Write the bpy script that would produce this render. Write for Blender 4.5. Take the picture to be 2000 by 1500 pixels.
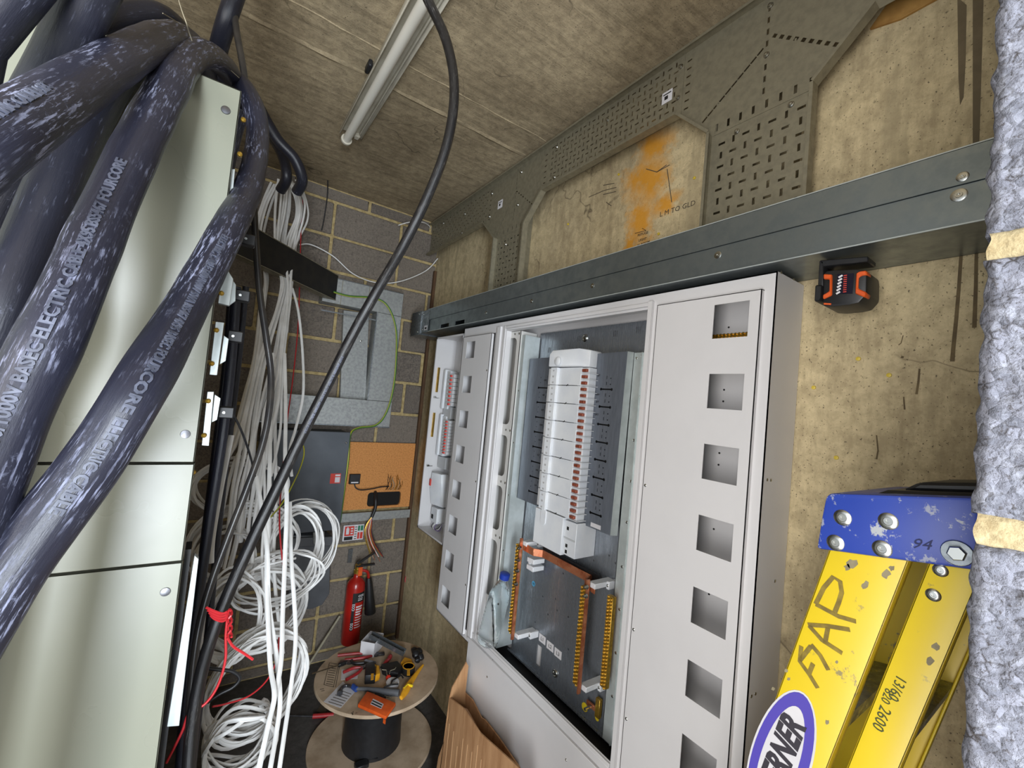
import bpy, bmesh, math, random
from mathutils import Vector, Matrix, noise
random.seed(7)
for o in list(bpy.data.objects): bpy.data.objects.remove(o)
SC = bpy.context.scene
COL = SC.collection
# ------------------------------------------------------------------ camera
F_PX = 839.06
CAM = Vector((0, 0, 1.8))
RM = Matrix(((0.81597433, -0.57014541, 0.09549925), (0.10364988, -0.01822917, -0.99444678), (0.56872014, 0.82134153, 0.04422096)))
RT = RM.transposed()
cd = bpy.data.cameras.new('camera'); cam = bpy.data.objects.new('camera', cd); COL.objects.link(cam)
cd.sensor_width = 36.0; cd.lens = 36.0 * F_PX / 2000.0; cd.clip_start = 0.02; cd.clip_end = 60
r0, r1, r2 = RM[0], -RM[1], -RM[2]
cam.matrix_world = Matrix(((r0[0], r1[0], r2[0], CAM[0]), (r0[1], r1[1], r2[1], CAM[1]), (r0[2], r1[2], r2[2], CAM[2]), (0, 0, 0, 1)))
SC.camera = cam
# ------------------------------------------------------------------ world: soft overcast daylight coming in from outside
wd = bpy.data.worlds.new('overcast_sky'); SC.world = wd; wd.use_nodes = True
bg = wd.node_tree.nodes['Background']; bg.inputs[0].default_value = (0.82, 0.91, 1.0, 1); bg.inputs[1].default_value = 1.1
# ------------------------------------------------------------------ lights: daylight of the doorway behind and to the left of the camera, plus an added fill lamp
def area(name, loc, target, sx, sy, energy, col):
    l = bpy.data.lights.new(name, 'AREA'); l.shape = 'RECTANGLE'; l.size = sx; l.size_y = sy; l.energy = energy; l.color = col
    o = bpy.data.objects.new(name, l); COL.objects.link(o); o.location = loc
    o.rotation_euler = (Vector(target) - Vector(loc)).to_track_quat('-Z', 'Y').to_euler()
    return o
area('doorway_daylight', (-1.05, -0.27, 1.40), (1.2, 1.0, 1.7), 0.60, 2.0, 40, (1.0, 0.975, 0.95))
area('rear_fill_light', (-0.40, -1.75, 1.35), (0.4, 1.5, 1.0), 0.45, 2.1, 120, (0.86, 0.93, 1.0))  # unseen fill lamp added to brighten the far end and streak the cabinet
SC.view_settings.view_transform = 'Standard'; SC.view_settings.look = 'None'; SC.view_settings.gamma = 1
SC.view_settings.use_curve_mapping = False
SC.view_settings.exposure = 0.2
# ------------------------------------------------------------------ measured positions
XR, YB, ZC = 1.275, 2.98, 3.08       # right wall, block wall, ceiling
XF = 1.12                            # front of the distribution boards
def W(u, v, x=None, y=None, z=None, d=None):
    r = RT @ Vector(((u - 1000) / F_PX, (v - 750) / F_PX, 1.0))
    if d is not None: t = d
    elif x is not None: t = (x - CAM[0]) / r[0]
    elif y is not None: t = (y - CAM[1]) / r[1]
    else: t = (z - CAM[2]) / r[2]
    return CAM + r * t
# ------------------------------------------------------------------ objects
ORG = {}
def tag(o, label=None, cat=None, group=None, kind=None):
    if label: o['label'] = label
    if cat: o['category'] = cat
    if group: o['group'] = group
    if kind: o['kind'] = kind
    return o
def thing(name, label, cat, loc=(0, 0, 0), group=None):
    o = bpy.data.objects.new(name, None); COL.objects.link(o); o.location = loc; o.empty_display_size = 0.05
    ORG[o.name] = Vector(loc)
    return tag(o, label, cat, group)
def link_mesh(name, me, mat, parent=None, loc=None):
    o = bpy.data.objects.new(name, me); COL.objects.link(o)
    if mat and not me.materials: me.materials.append(mat)
    if parent is not None:
        o.parent = parent; org = ORG[parent.name]
        ORG[o.name] = org
        if loc is not None: o.location = Vector(loc) - org
    else:
        L = Vector(loc) if loc is not None else Vector((0, 0, 0))
        o.location = L; ORG[o.name] = L
    return o
def place(name, me, parent, loc, mat=None, rot=None, scale=None):
    """another copy of shared mesh data at a world location"""
    o = link_mesh(name, me, mat, parent, loc)
    if rot is not None: o.rotation_euler = rot
    if scale is not None: o.scale = scale
    return o
class MB:
    def __init__(s): s.v = []; s.f = []; s.uv = None
    def add(s, vs, fs):
        n = len(s.v); s.v += [Vector(p) for p in vs]; s.f += [tuple(i + n for i in f) for f in fs]; return s
    def box(s, x0, x1, y0, y1, z0, z1):
        return s.add([(x0, y0, z0), (x1, y0, z0), (x1, y1, z0), (x0, y1, z0), (x0, y0, z1), (x1, y0, z1), (x1, y1, z1), (x0, y1, z1)],
                     [(0, 3, 2, 1), (4, 5, 6, 7), (0, 1, 5, 4), (1, 2, 6, 5), (2, 3, 7, 6), (3, 0, 4, 7)])
    def obox(s, c, ax, ay, az):
        """box around centre c with half axes"""
        c, ax, ay, az = map(Vector, (c, ax, ay, az))
        q = [c + ax * i + ay * j + az * k for k in (-1, 1) for i, j in ((-1, -1), (1, -1), (1, 1), (-1, 1))]
        return s.add(q, [(0, 3, 2, 1), (4, 5, 6, 7), (0, 1, 5, 4), (1, 2, 6, 5), (2, 3, 7, 6), (3, 0, 4, 7)])
    def prism(s, poly, off):
        off = Vector(off); n = len(poly); a = [Vector(p) for p in poly]
        fs = [tuple(range(n))[::-1], tuple(range(n, 2 * n))] + [(i, (i + 1) % n, n + (i + 1) % n, n + i) for i in range(n)]
        return s.add(a + [p + off for p in a], fs)
    def cyl(s, p0, p1, r, n=12, r2=None):
        p0, p1 = Vector(p0), Vector(p1); r2 = r if r2 is None else r2
        d = (p1 - p0).normalized(); a = d.orthogonal().normalized(); b = d.cross(a)
        vs = []
        for p, rr in ((p0, r), (p1, r2)):
            vs += [p + (a * math.cos(t) + b * math.sin(t)) * rr for t in (2 * math.pi * i / n for i in range(n))]
        return s.add(vs, [tuple(range(n))[::-1], tuple(range(n, 2 * n))] + [(i, (i + 1) % n, n + (i + 1) % n, n + i) for i in range(n)])
    def lathe(s, prof, o, d, n=20, a=None):
        o, d = Vector(o), Vector(d).normalized(); a = d.orthogonal().normalized() if a is None else Vector(a).normalized(); b = d.cross(a)
        vs = []; fs = []; m = len(prof)
        for r, h in prof:
            vs += [o + d * h + (a * math.cos(2 * math.pi * i / n) + b * math.sin(2 * math.pi * i / n)) * max(r, 1e-5) for i in range(n)]
        for k in range(m - 1):
            fs += [(k * n + i, k * n + (i + 1) % n, (k + 1) * n + (i + 1) % n, (k + 1) * n + i) for i in range(n)]
        fs += [tuple(range(n))[::-1], tuple(range((m - 1) * n, m * n))]
        return s.add(vs, fs)
    def tube(s, pts, r, n=8, flat=None, upv=None):
        """pts: centreline, r: radius or list; flat: squash factor across upv"""
        P = [Vector(p) for p in pts]; m = len(P); R = r if isinstance(r, (list, tuple)) else [r] * m
        T = [(P[min(i + 1, m - 1)] - P[max(i - 1, 0)]).normalized() for i in range(m)]
        a = (Vector(upv) - T[0] * T[0].dot(Vector(upv))).normalized() if upv is not None else T[0].orthogonal().normalized()
        vs = []; s.frames = []
        for i in range(m):
            a = a - T[i] * a.dot(T[i])
            a = a.normalized() if a.length > 1e-6 else T[i].orthogonal().normalized()
            b = T[i].cross(a); s.frames.append((P[i], T[i], a, b, R[i]))
            fl = 1.0 if flat is None else flat
            vs += [P[i] + (a * math.cos(t) * fl + b * math.sin(t)) * R[i] for t in (2 * math.pi * k / n for k in range(n))]
        fs = []
        for i in range(m - 1):
            fs += [(i * n + k, i * n + (k + 1) % n, (i + 1) * n + (k + 1) % n, (i + 1) * n + k) for k in range(n)]
        fs += [tuple(range(n))[::-1], tuple(range((m - 1) * n, m * n))]
        base = len(s.f)
        s.add(vs, fs)
        L = [0.0]
        for i in range(1, m): L.append(L[-1] + (P[i] - P[i - 1]).length)
        s.arc = L
        if s.uv is None: s.uv = {}
        for i in range(m - 1):
            for k in range(n):
                s.uv[base + i * n + k] = ((L[i], k / n), (L[i], (k + 1) / n), (L[i + 1], (k + 1) / n), (L[i + 1], k / n))
        return s
    def mesh(s, name, bevel=0, smooth=40, seg=1, org=None):
        me = bpy.data.meshes.new(name)
        o = org if org is not None else Vector((0, 0, 0))
        me.from_pydata([p - o for p in s.v], [], s.f)
        if s.uv:
            ul = me.uv_layers.new(name='UVMap')
            for fi, p in enumerate(me.polygons):
                if fi in s.uv:
                    for li, q in zip(p.loop_indices, s.uv[fi]): ul.data[li].uv = q
        bm = bmesh.new(); bm.from_mesh(me)
        bmesh.ops.recalc_face_normals(bm, faces=bm.faces)
        if bevel:
            es = [e for e in bm.edges if len(e.link_faces) == 2 and e.calc_face_angle(0) > 0.5]
            bmesh.ops.bevel(bm, geom=es, offset=bevel, segments=seg, profile=0.5, affect='EDGES', clamp_overlap=True)
        bm.to_mesh(me); bm.free()
        if smooth:
            for p in me.polygons: p.use_smooth = True
            me.set_sharp_from_angle(angle=math.radians(smooth))
        return me
    def build(s, name, mat, parent=None, bevel=0, smooth=40, seg=1, loc=None):
        org = ORG[parent.name] if parent is not None else (Vector(loc) if loc is not None else Vector((0, 0, 0)))
        me = s.mesh(name, bevel, smooth, seg, org)
        o = bpy.data.objects.new(name, me); COL.objects.link(o)
        if mat: me.materials.append(mat)
        if parent is not None: o.parent = parent
        else: o.location = org
        ORG[o.name] = org
        return o
def spline(pts, k=8):
    """Catmull-Rom through pts (tuples of any length)"""
    P = [tuple(p) for p in pts]; out = []
    n = len(P)
    for i in range(n - 1):
        p0, p1, p2, p3 = P[max(i - 1, 0)], P[i], P[i + 1], P[min(i + 2, n - 1)]
        for j in range(k):
            t = j / k
            out.append(tuple(0.5 * (2 * b + (c - a) * t + (2 * a - 5 * b + 4 * c - d) * t * t + (3 * b - a - 3 * c + d) * t ** 3) for a, b, c, d in zip(p0, p1, p2, p3)))
    out.append(P[-1]); return out
def curve_fill(loops, ext):
    """flat plate with holes from 2-D loops (first = outline); returns verts, faces in local xy + thickness in z"""
    cu = bpy.data.curves.new('tmp', 'CURVE'); cu.dimensions = '2D'; cu.fill_mode = 'BOTH'; cu.extrude = ext / 2
    for L in loops:
        sp = cu.splines.new('POLY'); sp.points.add(len(L) - 1); sp.use_cyclic_u = True
        for p, q in zip(sp.points, L): p.co = (q[0], q[1], 0, 1)
    ob = bpy.data.objects.new('tmp', cu); COL.objects.link(ob)
    me = bpy.data.meshes.new_from_object(ob)
    bm = bmesh.new(); bm.from_mesh(me); bmesh.ops.remove_doubles(bm, verts=bm.verts, dist=1e-6)
    vs = [v.co.copy() for v in bm.verts]; bm.verts.index_update(); fs = [tuple(v.index for v in f.verts) for f in bm.faces]
    bm.free(); bpy.data.meshes.remove(me); bpy.data.objects.remove(ob); bpy.data.curves.remove(cu)
    return vs, fs
def rect(a0, a1, b0, b1): return [(a0, b0), (a1, b0), (a1, b1), (a0, b1)]
def rrect(a0, a1, b0, b1, r, k=5):
    out = []
    for cx, cy, t0 in ((a1 - r, b1 - r, 0), (a0 + r, b1 - r, 90), (a0 + r, b0 + r, 180), (a1 - r, b0 + r, 270)):
        out += [(cx + r * math.cos(math.radians(t0 + 90 * i / k)), cy + r * math.sin(math.radians(t0 + 90 * i / k))) for i in range(k + 1)]
    return out
def ring(cx, cy, r, n=12): return [(cx + r * math.cos(2 * math.pi * i / n), cy + r * math.sin(2 * math.pi * i / n)) for i in range(n)]
def plate_x(mb, loops, x, th):
    """plate facing -X; loops in (y, z); front face at x, thickness th towards +X"""
    vs, fs = curve_fill(loops, th); return mb.add([(x + th / 2 + p[2], p[0], p[1]) for p in vs], fs)
def plate_y(mb, loops, y, th):
    """plate facing -Y; loops in (x, z)"""
    vs, fs = curve_fill(loops, th); return mb.add([(p[0], y + th / 2 + p[2], p[1]) for p in vs], fs)
def plate_z(mb, loops, z, th):
    vs, fs = curve_fill(loops, th); return mb.add([(p[0], p[1], z + th / 2 + p[2]) for p in vs], fs)
def text_geo(s, size, ext=0.0, offset=0.0, shear=0.0, res=2):
    cu = bpy.data.curves.new('tmp', 'FONT'); cu.body = s; cu.size = size; cu.extrude = ext; cu.offset = offset; cu.shear = shear; cu.resolution_u = res
    ob = bpy.data.objects.new('tmp', cu); COL.objects.link(ob)
    me = bpy.data.meshes.new_from_object(ob)
    vs = [v.co.copy() for v in me.vertices]; fs = [tuple(p.vertices) for p in me.polygons]
    bpy.data.meshes.remove(me); bpy.data.objects.remove(ob); bpy.data.curves.remove(cu)
    return vs, fs
def text_on(mb, s, size, o, ex, ey, ext=0.0003, offset=0.0, shear=0.0):
    """flat lettering: o = start of the baseline, ex / ey = writing and up directions"""
    vs, fs = text_geo(s, size, ext, offset, shear); o, ex, ey = Vector(o), Vector(ex).normalized(), Vector(ey).normalized(); n = ex.cross(ey)
    return mb.add([o + ex * p[0] + ey * p[1] + n * p[2] for p in vs], fs)
def stroke(mb, pts, w, n):
    """pen stroke: flat ribbon of width w along pts lying on a face with normal n"""
    n = Vector(n).normalized(); P = [Vector(p) for p in pts]; m = len(P); vs = []
    for i in range(m):
        t = (P[min(i + 1, m - 1)] - P[max(i - 1, 0)]).normalized(); b = n.cross(t) * (w / 2)
        vs += [P[i] - b, P[i] + b, P[i] + b + n * 0.0004, P[i] - b + n * 0.0004]
    fs = [(0, 1, 2, 3), tuple(range(4 * m - 4, 4 * m))]
    for i in range(m - 1):
        for k in range(4): fs.append((4 * i + k, 4 * i + (k + 1) % 4, 4 * i + 4 + (k + 1) % 4, 4 * i + 4 + k))
    return mb.add(vs, fs)
# ------------------------------------------------------------------ materials
def srgb(r, g, b):
    f = lambda c: ((c / 255) / 12.92) if c / 255 <= 0.04045 else ((c / 255 + 0.055) / 1.055) ** 2.4
    return (f(r), f(g), f(b), 1)
def nodes(name):
    m = bpy.data.materials.new(name); m.use_nodes = True; nt = m.node_tree
    return m, nt, nt.nodes['Principled BSDF']
def N(nt, t, **kw):
    n = nt.nodes.new(t)
    for k, v in kw.items(): setattr(n, k, v)
    return n
def mix(nt, fac, a, b, mode='MIX'):
    n = N(nt, 'ShaderNodeMix', data_type='RGBA', blend_type=mode)
    for i, s in ((0, fac), (6, a), (7, b)):
        if hasattr(s, 'links') or hasattr(s, 'is_linked'): nt.links.new(s, n.inputs[i])
        else: n.inputs[i].default_value = s
    return n.outputs[2]
def ramp(nt, src, stops):
    n = N(nt, 'ShaderNodeValToRGB'); e = n.color_ramp.elements
    while len(e) < len(stops): e.new(0.5)
    for k, (p, c) in enumerate(stops):
        e[k].position = p; e[k].color = c if isinstance(c, tuple) else (c, c, c, 1)
    nt.links.new(src, n.inputs[0]); return n.outputs[0]
def tex_noise(nt, vec, scale, detail=5, rough=0.6, dist=0):
    n = N(nt, 'ShaderNodeTexNoise'); n.inputs['Scale'].default_value = scale; n.inputs['Detail'].default_value = detail
    n.inputs['Roughness'].default_value = rough; n.inputs['Distortion'].default_value = dist
    nt.links.new(vec, n.inputs['Vector']); return n.outputs[0]
def coord(nt, kind='Object', scale=(1, 1, 1)):
    c = N(nt, 'ShaderNodeTexCoord').outputs[kind]
    if scale != (1, 1, 1):
        mp = N(nt, 'ShaderNodeMapping'); mp.inputs['Scale'].default_value = scale; nt.links.new(c, mp.inputs[0]); c = mp.outputs[0]
    return c
def bump(nt, b, h, strength=0.3, dist=0.002, prev=None):
    n = N(nt, 'ShaderNodeBump'); n.inputs['Strength'].default_value = strength; n.inputs['Distance'].default_value = dist
    nt.links.new(h, n.inputs['Height'])
    if prev is not None: nt.links.new(prev, n.inputs['Normal'])
    nt.links.new(n.outputs[0], b.inputs['Normal']); return n.outputs[0]
def pm(name, c1, c2=None, scale=30, rough=0.5, metal=0.0, bmp=0.0, bscale=120, lo=0.4, hi=0.65, stretch=(1, 1, 1), rvar=0.0, spec=0.5, coat=0.0):
    m, nt, b = nodes(name)
    b.inputs['Base Color'].default_value = c1; b.inputs['Roughness'].default_value = rough; b.inputs['Metallic'].default_value = metal
    b.inputs['Specular IOR Level'].default_value = spec; b.inputs['Coat Weight'].default_value = coat
    vec = coord(nt, 'Object', stretch)
    if c2 is not None or rvar:
        nz = tex_noise(nt, vec, scale)
        r = ramp(nt, nz, [(lo, 0.0), (hi, 1.0)])
        if c2 is not None: nt.links.new(mix(nt, r, c1, c2), b.inputs['Base Color'])
        if rvar:
            mr = N(nt, 'ShaderNodeMapRange'); mr.inputs[3].default_value = rough - rvar; mr.inputs[4].default_value = rough + rvar
            nt.links.new(r, mr.inputs[0]); nt.links.new(mr.outputs[0], b.inputs['Roughness'])
    if bmp: bump(nt, b, tex_noise(nt, vec, bscale), bmp, 0.002)
    return m
MT = {}
MT['white'] = pm('white_powder_coat', srgb(214, 212, 212), srgb(209, 207, 207), 3, 0.40, bmp=0.02, bscale=700)
MT['white_in'] = pm('white_inner_steel', srgb(205, 203, 198), srgb(196, 194, 190), 4, 0.5)
MT['plastic_white'] = pm('white_breaker_plastic', srgb(222, 224, 226), srgb(212, 215, 220), 12, 0.4)
MT['plastic_grey'] = pm('light_grey_plastic', srgb(190, 192, 194), None, rough=0.45)
MT['galv'] = pm('galvanised_steel', srgb(150, 155, 158), srgb(118, 123, 128), 55, 0.34, 0.85, rvar=0.07)
MT['galv_dark'] = pm('dull_galvanised_steel', srgb(142, 136, 116), srgb(128, 122, 104), 45, 0.45, 0.35, rvar=0.06)
MT['galv_lid'] = pm('smooth_zinc_trunking', srgb(138, 146, 148), srgb(124, 132, 134), 25, 0.34, 0.75, rvar=0.05)
MT['galv_old'] = pm('weathered_zinc', srgb(164, 166, 164), srgb(142, 144, 143), 60, 0.48, 0.35, rvar=0.08, bmp=0.04)
MT['steel_plate'] = pm('brushed_zinc_plate', srgb(156, 162, 170), srgb(138, 144, 152), 14, 0.32, 0.65, stretch=(1, 12, 1), rvar=0.08)
MT['pan_plate'] = pm('satin_grey_steel', srgb(118, 124, 134), srgb(106, 112, 122), 16, 0.42, 0.4, stretch=(1, 10, 1))
MT['screw'] = pm('bright_zinc_screw', srgb(190, 190, 185), None, rough=0.25, metal=1.0)
MT['black'] = pm('black_plastic', srgb(26, 26, 28), srgb(34, 34, 36), 40, 0.45)
MT['black_steel'] = pm('black_painted_steel', srgb(30, 30, 33), srgb(42, 40, 38), 18, 0.5, 0.2)
MT['ink'] = pm('black_marker_ink', srgb(30, 28, 28), None, rough=0.7)
MT['pencil'] = pm('faint_pencil', srgb(84, 74, 60), None, rough=0.9)
MT['copper'] = pm('copper_busbar', srgb(216, 140, 102), srgb(178, 98, 66), 30, 0.3, 0.65, rvar=0.08)
MT['breaker_copper'] = pm('breaker_copper_terminal', srgb(172, 96, 74), srgb(140, 70, 52), 60, 0.45, 0.4)
MT['brass'] = pm('brass_terminal_bar', srgb(206, 168, 74), srgb(176, 134, 48), 60, 0.32, 0.8)
MT['dark_hole'] = pm('dark_recess', srgb(20, 18, 16), None, rough=0.9)
MT['pvc_white'] = pm('white_pvc_sheath', srgb(232, 231, 229), srgb(214, 212, 208), 9, 0.42)
MT['pvc_old'] = pm('dusty_cream_pvc_sheath', srgb(170, 162, 140), srgb(146, 138, 116), 9, 0.55)
MT['red_wire'] = pm('red_wire_insulation', srgb(190, 40, 46), None, rough=0.4)
MT['earth'] = None
MT['orange'] = pm('orange_plastic', srgb(226, 96, 34), srgb(208, 82, 28), 30, 0.45)
MT['yellow_tool'] = pm('yellow_tool_plastic', srgb(232, 168, 40), srgb(220, 152, 30), 30, 0.45)
MT['red_tool'] = pm('red_tool_grip', srgb(150, 34, 38), srgb(176, 44, 46), 40, 0.45)
MT['red_paint'] = pm('red_extinguisher_paint', srgb(178, 34, 26), srgb(160, 28, 22), 6, 0.3, coat=0.3)
MT['paper'] = pm('white_paper', srgb(220, 218, 220), srgb(208, 206, 210), 8, 0.8)
MT['tool_steel'] = pm('chromed_tool_steel', srgb(120, 120, 124), srgb(86, 86, 90), 30, 0.3, 0.9)
MT['grey_enclosure'] = pm('slate_grey_enclosure_paint', srgb(86, 91, 98), srgb(74, 79, 86), 5, 0.42)
MT['grey_plastic'] = pm('grey_box_plastic', srgb(96, 98, 102), srgb(84, 86, 90), 8, 0.5)
MT['green'] = pm('grey_green_cabinet_paint', srgb(126, 127, 113), srgb(120, 122, 108), 2.2, 0.29, bmp=0.03, bscale=5, rvar=0.04)
MT['clip_steel'] = pm('bright_cabinet_bracket', srgb(196, 203, 202), srgb(180, 188, 187), 20, 0.3, 0.35)
MT['tube_glass'] = pm('white_fluorescent_tube', srgb(224, 220, 208), None, rough=0.2)
MT['fitting'] = pm('cream_batten_enamel', srgb(196, 190, 174), srgb(176, 168, 150), 9, 0.4)
MT['bottle_cap'] = pm('blue_bottle_cap', srgb(30, 56, 150), None, rough=0.4)
MT['green_tool'] = pm('green_plastic', srgb(60, 190, 96), None, rough=0.4)
MT['blue_tool'] = pm('blue_rubber', srgb(40, 70, 140), None, rough=0.5)
MT['sticker_red'] = pm('red_sticker_print', srgb(206, 62, 50), None, rough=0.5)
MT['sticker_green'] = pm('green_sticker_print', srgb(40, 120, 90), None, rough=0.5)
MT['sticker_yellow'] = pm('yellow_sticker', srgb(244, 214, 40), None, rough=0.5)
MT['sticker_blue'] = pm('light_blue_sticker', srgb(90, 180, 226), None, rough=0.5)
def m_stripes():
    m, nt, b = nodes('green_and_yellow_earth_sheath'); b.inputs['Roughness'].default_value = 0.4
    s = N(nt, 'ShaderNodeSeparateXYZ'); nt.links.new(coord(nt, 'UV'), s.inputs[0])
    nt.links.new(ramp(nt, s.outputs[1], [(0.45, srgb(70, 120, 40)), (0.5, srgb(196, 190, 50))]), b.inputs['Base Color'])
    return m
MT['earth'] = m_stripes()
def m_cable(name, dark, chalk, amount, blue=1.0):
    """black sheath with chalky drag scuffs running along its length"""
    m, nt, b = nodes(name); b.inputs['Roughness'].default_value = 0.42
    uv = coord(nt, 'UV', (1, 0.13, 1)); ob = coord(nt)
    st = coord(nt, 'UV', (5, 6.0, 1))
    n1 = ramp(nt, tex_noise(nt, st, 6.0, 8, 0.7), [(amount, 0.0), (amount + 0.07, 1.0)])
    n2 = ramp(nt, tex_noise(nt, ob, 11.0, 5, 0.65), [(0.44, 0.02), (0.66, 1.0)])
    n3 = ramp(nt, tex_noise(nt, ob, 90.0, 6, 0.75), [(0.6, 0.0), (0.72, 0.8)])
    mm = N(nt, 'ShaderNodeMath', operation='MULTIPLY'); nt.links.new(n1, mm.inputs[0]); nt.links.new(n2, mm.inputs[1])
    m2 = N(nt, 'ShaderNodeMath', operation='MULTIPLY'); nt.links.new(n3, m2.inputs[0]); nt.links.new(n2, m2.inputs[1])
    m3 = N(nt, 'ShaderNodeMath', operation='MAXIMUM'); nt.links.new(mm.outputs[0], m3.inputs[0]); nt.links.new(m2.outputs[0], m3.inputs[1])
    sc = N(nt, 'ShaderNodeMath', operation='MULTIPLY'); nt.links.new(m3.outputs[0], sc.inputs[0]); sc.inputs[1].default_value = 0.75
    base = mix(nt, tex_noise(nt, ob, 5.0, 3), dark, tuple(c * 1.6 for c in dark[:3]) + (1,))
    nt.links.new(mix(nt, sc.outputs[0], base, chalk), b.inputs['Base Color'])
    rr = ramp(nt, m3.outputs[0], [(0.0, 0.36), (1.0, 0.8)]); nt.links.new(rr, b.inputs['Roughness'])
    bump(nt, b, tex_noise(nt, st, 5.0, 8, 0.65), 0.25, 0.003)
    return m
MT['cable'] = m_cable('scuffed_black_cable_sheath', srgb(33, 34, 46), srgb(170, 175, 204), 0.525)  # chalk scuffs, tinted blue to paint in bluish highlights
MT['cable_dark'] = m_cable('dark_black_cable_sheath', srgb(30, 31, 40), srgb(120, 124, 146), 0.58)
MT['cable_thin'] = m_cable('dusty_black_cable_sheath', srgb(20, 19, 20), srgb(104, 100, 96), 0.56)
def m_scratched(name, c, chips, wear, amt, rough=0.4, sc=14):
    m, nt, b = nodes(name); b.inputs['Roughness'].default_value = rough
    v = coord(nt)
    k = ramp(nt, tex_noise(nt, v, sc, 8, 0.72, 0.4), [(amt, 0.0), (amt + 0.025, 1.0)])
    k2 = ramp(nt, tex_noise(nt, v, sc * 3.2, 6, 0.7), [(amt + 0.01, 0.0), (amt + 0.05, 0.7)])
    c1 = mix(nt, tex_noise(nt, v, 5, 4), c, wear)
    nt.links.new(mix(nt, k2, mix(nt, k, c1, chips), chips), b.inputs['Base Color'])
    bump(nt, b, tex_noise(nt, v, 60, 5), 0.12, 0.001)
    return m
MT['ladder_blue'] = m_scratched('scuffed_blue_cap_plastic', srgb(38, 62, 160), srgb(176, 180, 186), srgb(50, 76, 168), 0.585)
MT['ladder_yellow'] = m_scratched('worn_yellow_fibreglass', srgb(240, 210, 34), srgb(150, 136, 84), srgb(222, 192, 44), 0.635, 0.36, 8)
MT['ladder_yellow2'] = MT['ladder_yellow']
def m_concrete(name, cA, cB, cD, grain, boards, bstr=0.25, paint=False, wet=False):
    m, nt, b = nodes(name); b.inputs['Roughness'].default_value = 0.88
    v = coord(nt)
    big = tex_noise(nt, v, 1.6, 4, 0.55, 0.6)
    c = mix(nt, ramp(nt, big, [(0.35, 0.0), (0.68, 1.0)]), cA, cB)
    g = coord(nt, 'Object', grain)
    streak = tex_noise(nt, g, 9, 8, 0.72)
    c = mix(nt, ramp(nt, streak, [(0.46, 0.0), (0.72, 0.6)]), c, cD)
    fine = tex_noise(nt, v, 95, 6, 0.7)
    c = mix(nt, ramp(nt, fine, [(0.58, 0.0), (0.8, 0.5)]), c, cD)
    vo = N(nt, 'ShaderNodeTexVoronoi'); vo.inputs['Scale'].default_value = 15; nt.links.new(v, vo.inputs['Vector'])
    c = mix(nt, ramp(nt, vo.outputs['Distance'], [(0.0, 0.75), (0.075, 0.0)]), c, tuple(q * 0.3 for q in cD[:3]) + (1,))
    bl = tex_noise(nt, v, 26, 7, 0.75, 0.3)
    c = mix(nt, ramp(nt, bl, [(0.38, 0.40), (0.56, 0.0)]), c, cD)
    c = mix(nt, ramp(nt, bl, [(0.55, 0.0), (0.75, 0.35)]), c, tuple(min(1, q * 1.35) for q in cA[:3]) + (1,))
    po = tex_noise(nt, v, 210, 2, 0.5)
    c = mix(nt, ramp(nt, po, [(0.665, 0.0), (0.70, 0.8)]), c, tuple(q * 0.25 for q in cD[:3]) + (1,))
    cr = N(nt, 'ShaderNodeTexVoronoi'); cr.feature = 'DISTANCE_TO_EDGE'; cr.inputs['Scale'].default_value = 2.6
    wv = N(nt, 'ShaderNodeMix', data_type='RGBA'); wv.inputs[0].default_value = 0.12; nt.links.new(v, wv.inputs[6])
    nn = N(nt, 'ShaderNodeTexNoise'); nn.inputs['Scale'].default_value = 9; nt.links.new(v, nn.inputs['Vector']); nt.links.new(nn.outputs[1], wv.inputs[7]); nt.links.new(wv.outputs[2], cr.inputs['Vector'])
    ck = N(nt, 'ShaderNodeMath', operation='MULTIPLY'); nt.links.new(ramp(nt, cr.outputs[0], [(0.0, 0.8), (0.006, 0.0)]), ck.inputs[0]); nt.links.new(ramp(nt, big, [(0.5, 0.0), (0.6, 1.0)]), ck.inputs[1])
    c = mix(nt, ck.outputs[0], c, tuple(q * 0.4 for q in cD[:3]) + (1,))
    if wet:
        w = ramp(nt, tex_noise(nt, coord(nt, 'Object', (1, 5, 0.7)), 2.2, 5, 0.6), [(0.56, 0.0), (0.64, 0.55)])
        c = mix(nt, w, c, tuple(q * 0.5 for q in cA[:3]) + (1,))
    if paint:
        s = N(nt, 'ShaderNodeSeparateXYZ'); nt.links.new(v, s.inputs[0])
        def mth(op, a, q):
            n = N(nt, 'ShaderNodeMath', operation=op)
            for i, t in ((0, a), (1, q)):
                if isinstance(t, (int, float)): n.inputs[i].default_value = t
                else: nt.links.new(t, n.inputs[i])
            return n.outputs[0]
        nz = mth('SUBTRACT', tex_noise(nt, v, 9.0, 7, 0.7), 0.5)
        yy = mth('ADD', s.outputs[1], mth('MULTIPLY', nz, 0.30))
        zz = mth('ADD', s.outputs[2], mth('MULTIPLY', nz, 0.2))
        tot = None
        for (yc, zc, hy, hz) in PAINT:
            dy = mth('DIVIDE', mth('ABSOLUTE', mth('SUBTRACT', yy, yc), 0), hy)
            dz = mth('DIVIDE', mth('ABSOLUTE', mth('SUBTRACT', zz, zc), 0), hz)
            k = mth('SQRT', mth('ADD', mth('MULTIPLY', dy, dy), mth('MULTIPLY', dz, dz)), 0)
            k = ramp(nt, k, [(0.2, 1.0), (1.0, 0.0)])
            tot = k if tot is None else mth('MAXIMUM', tot, k)
        tot = mth('MULTIPLY', tot, 0.9)
        c = mix(nt, tot, c, srgb(214, 146, 20))
    nt.links.new(c, b.inputs['Base Color'])
    p = bump(nt, b, streak, bstr, 0.006)
    bump(nt, b, fine, 0.35, 0.003, p)
    return m
def _yz(u, v):
    q = W(u, v, x=XR); return q.y, q.z
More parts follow.
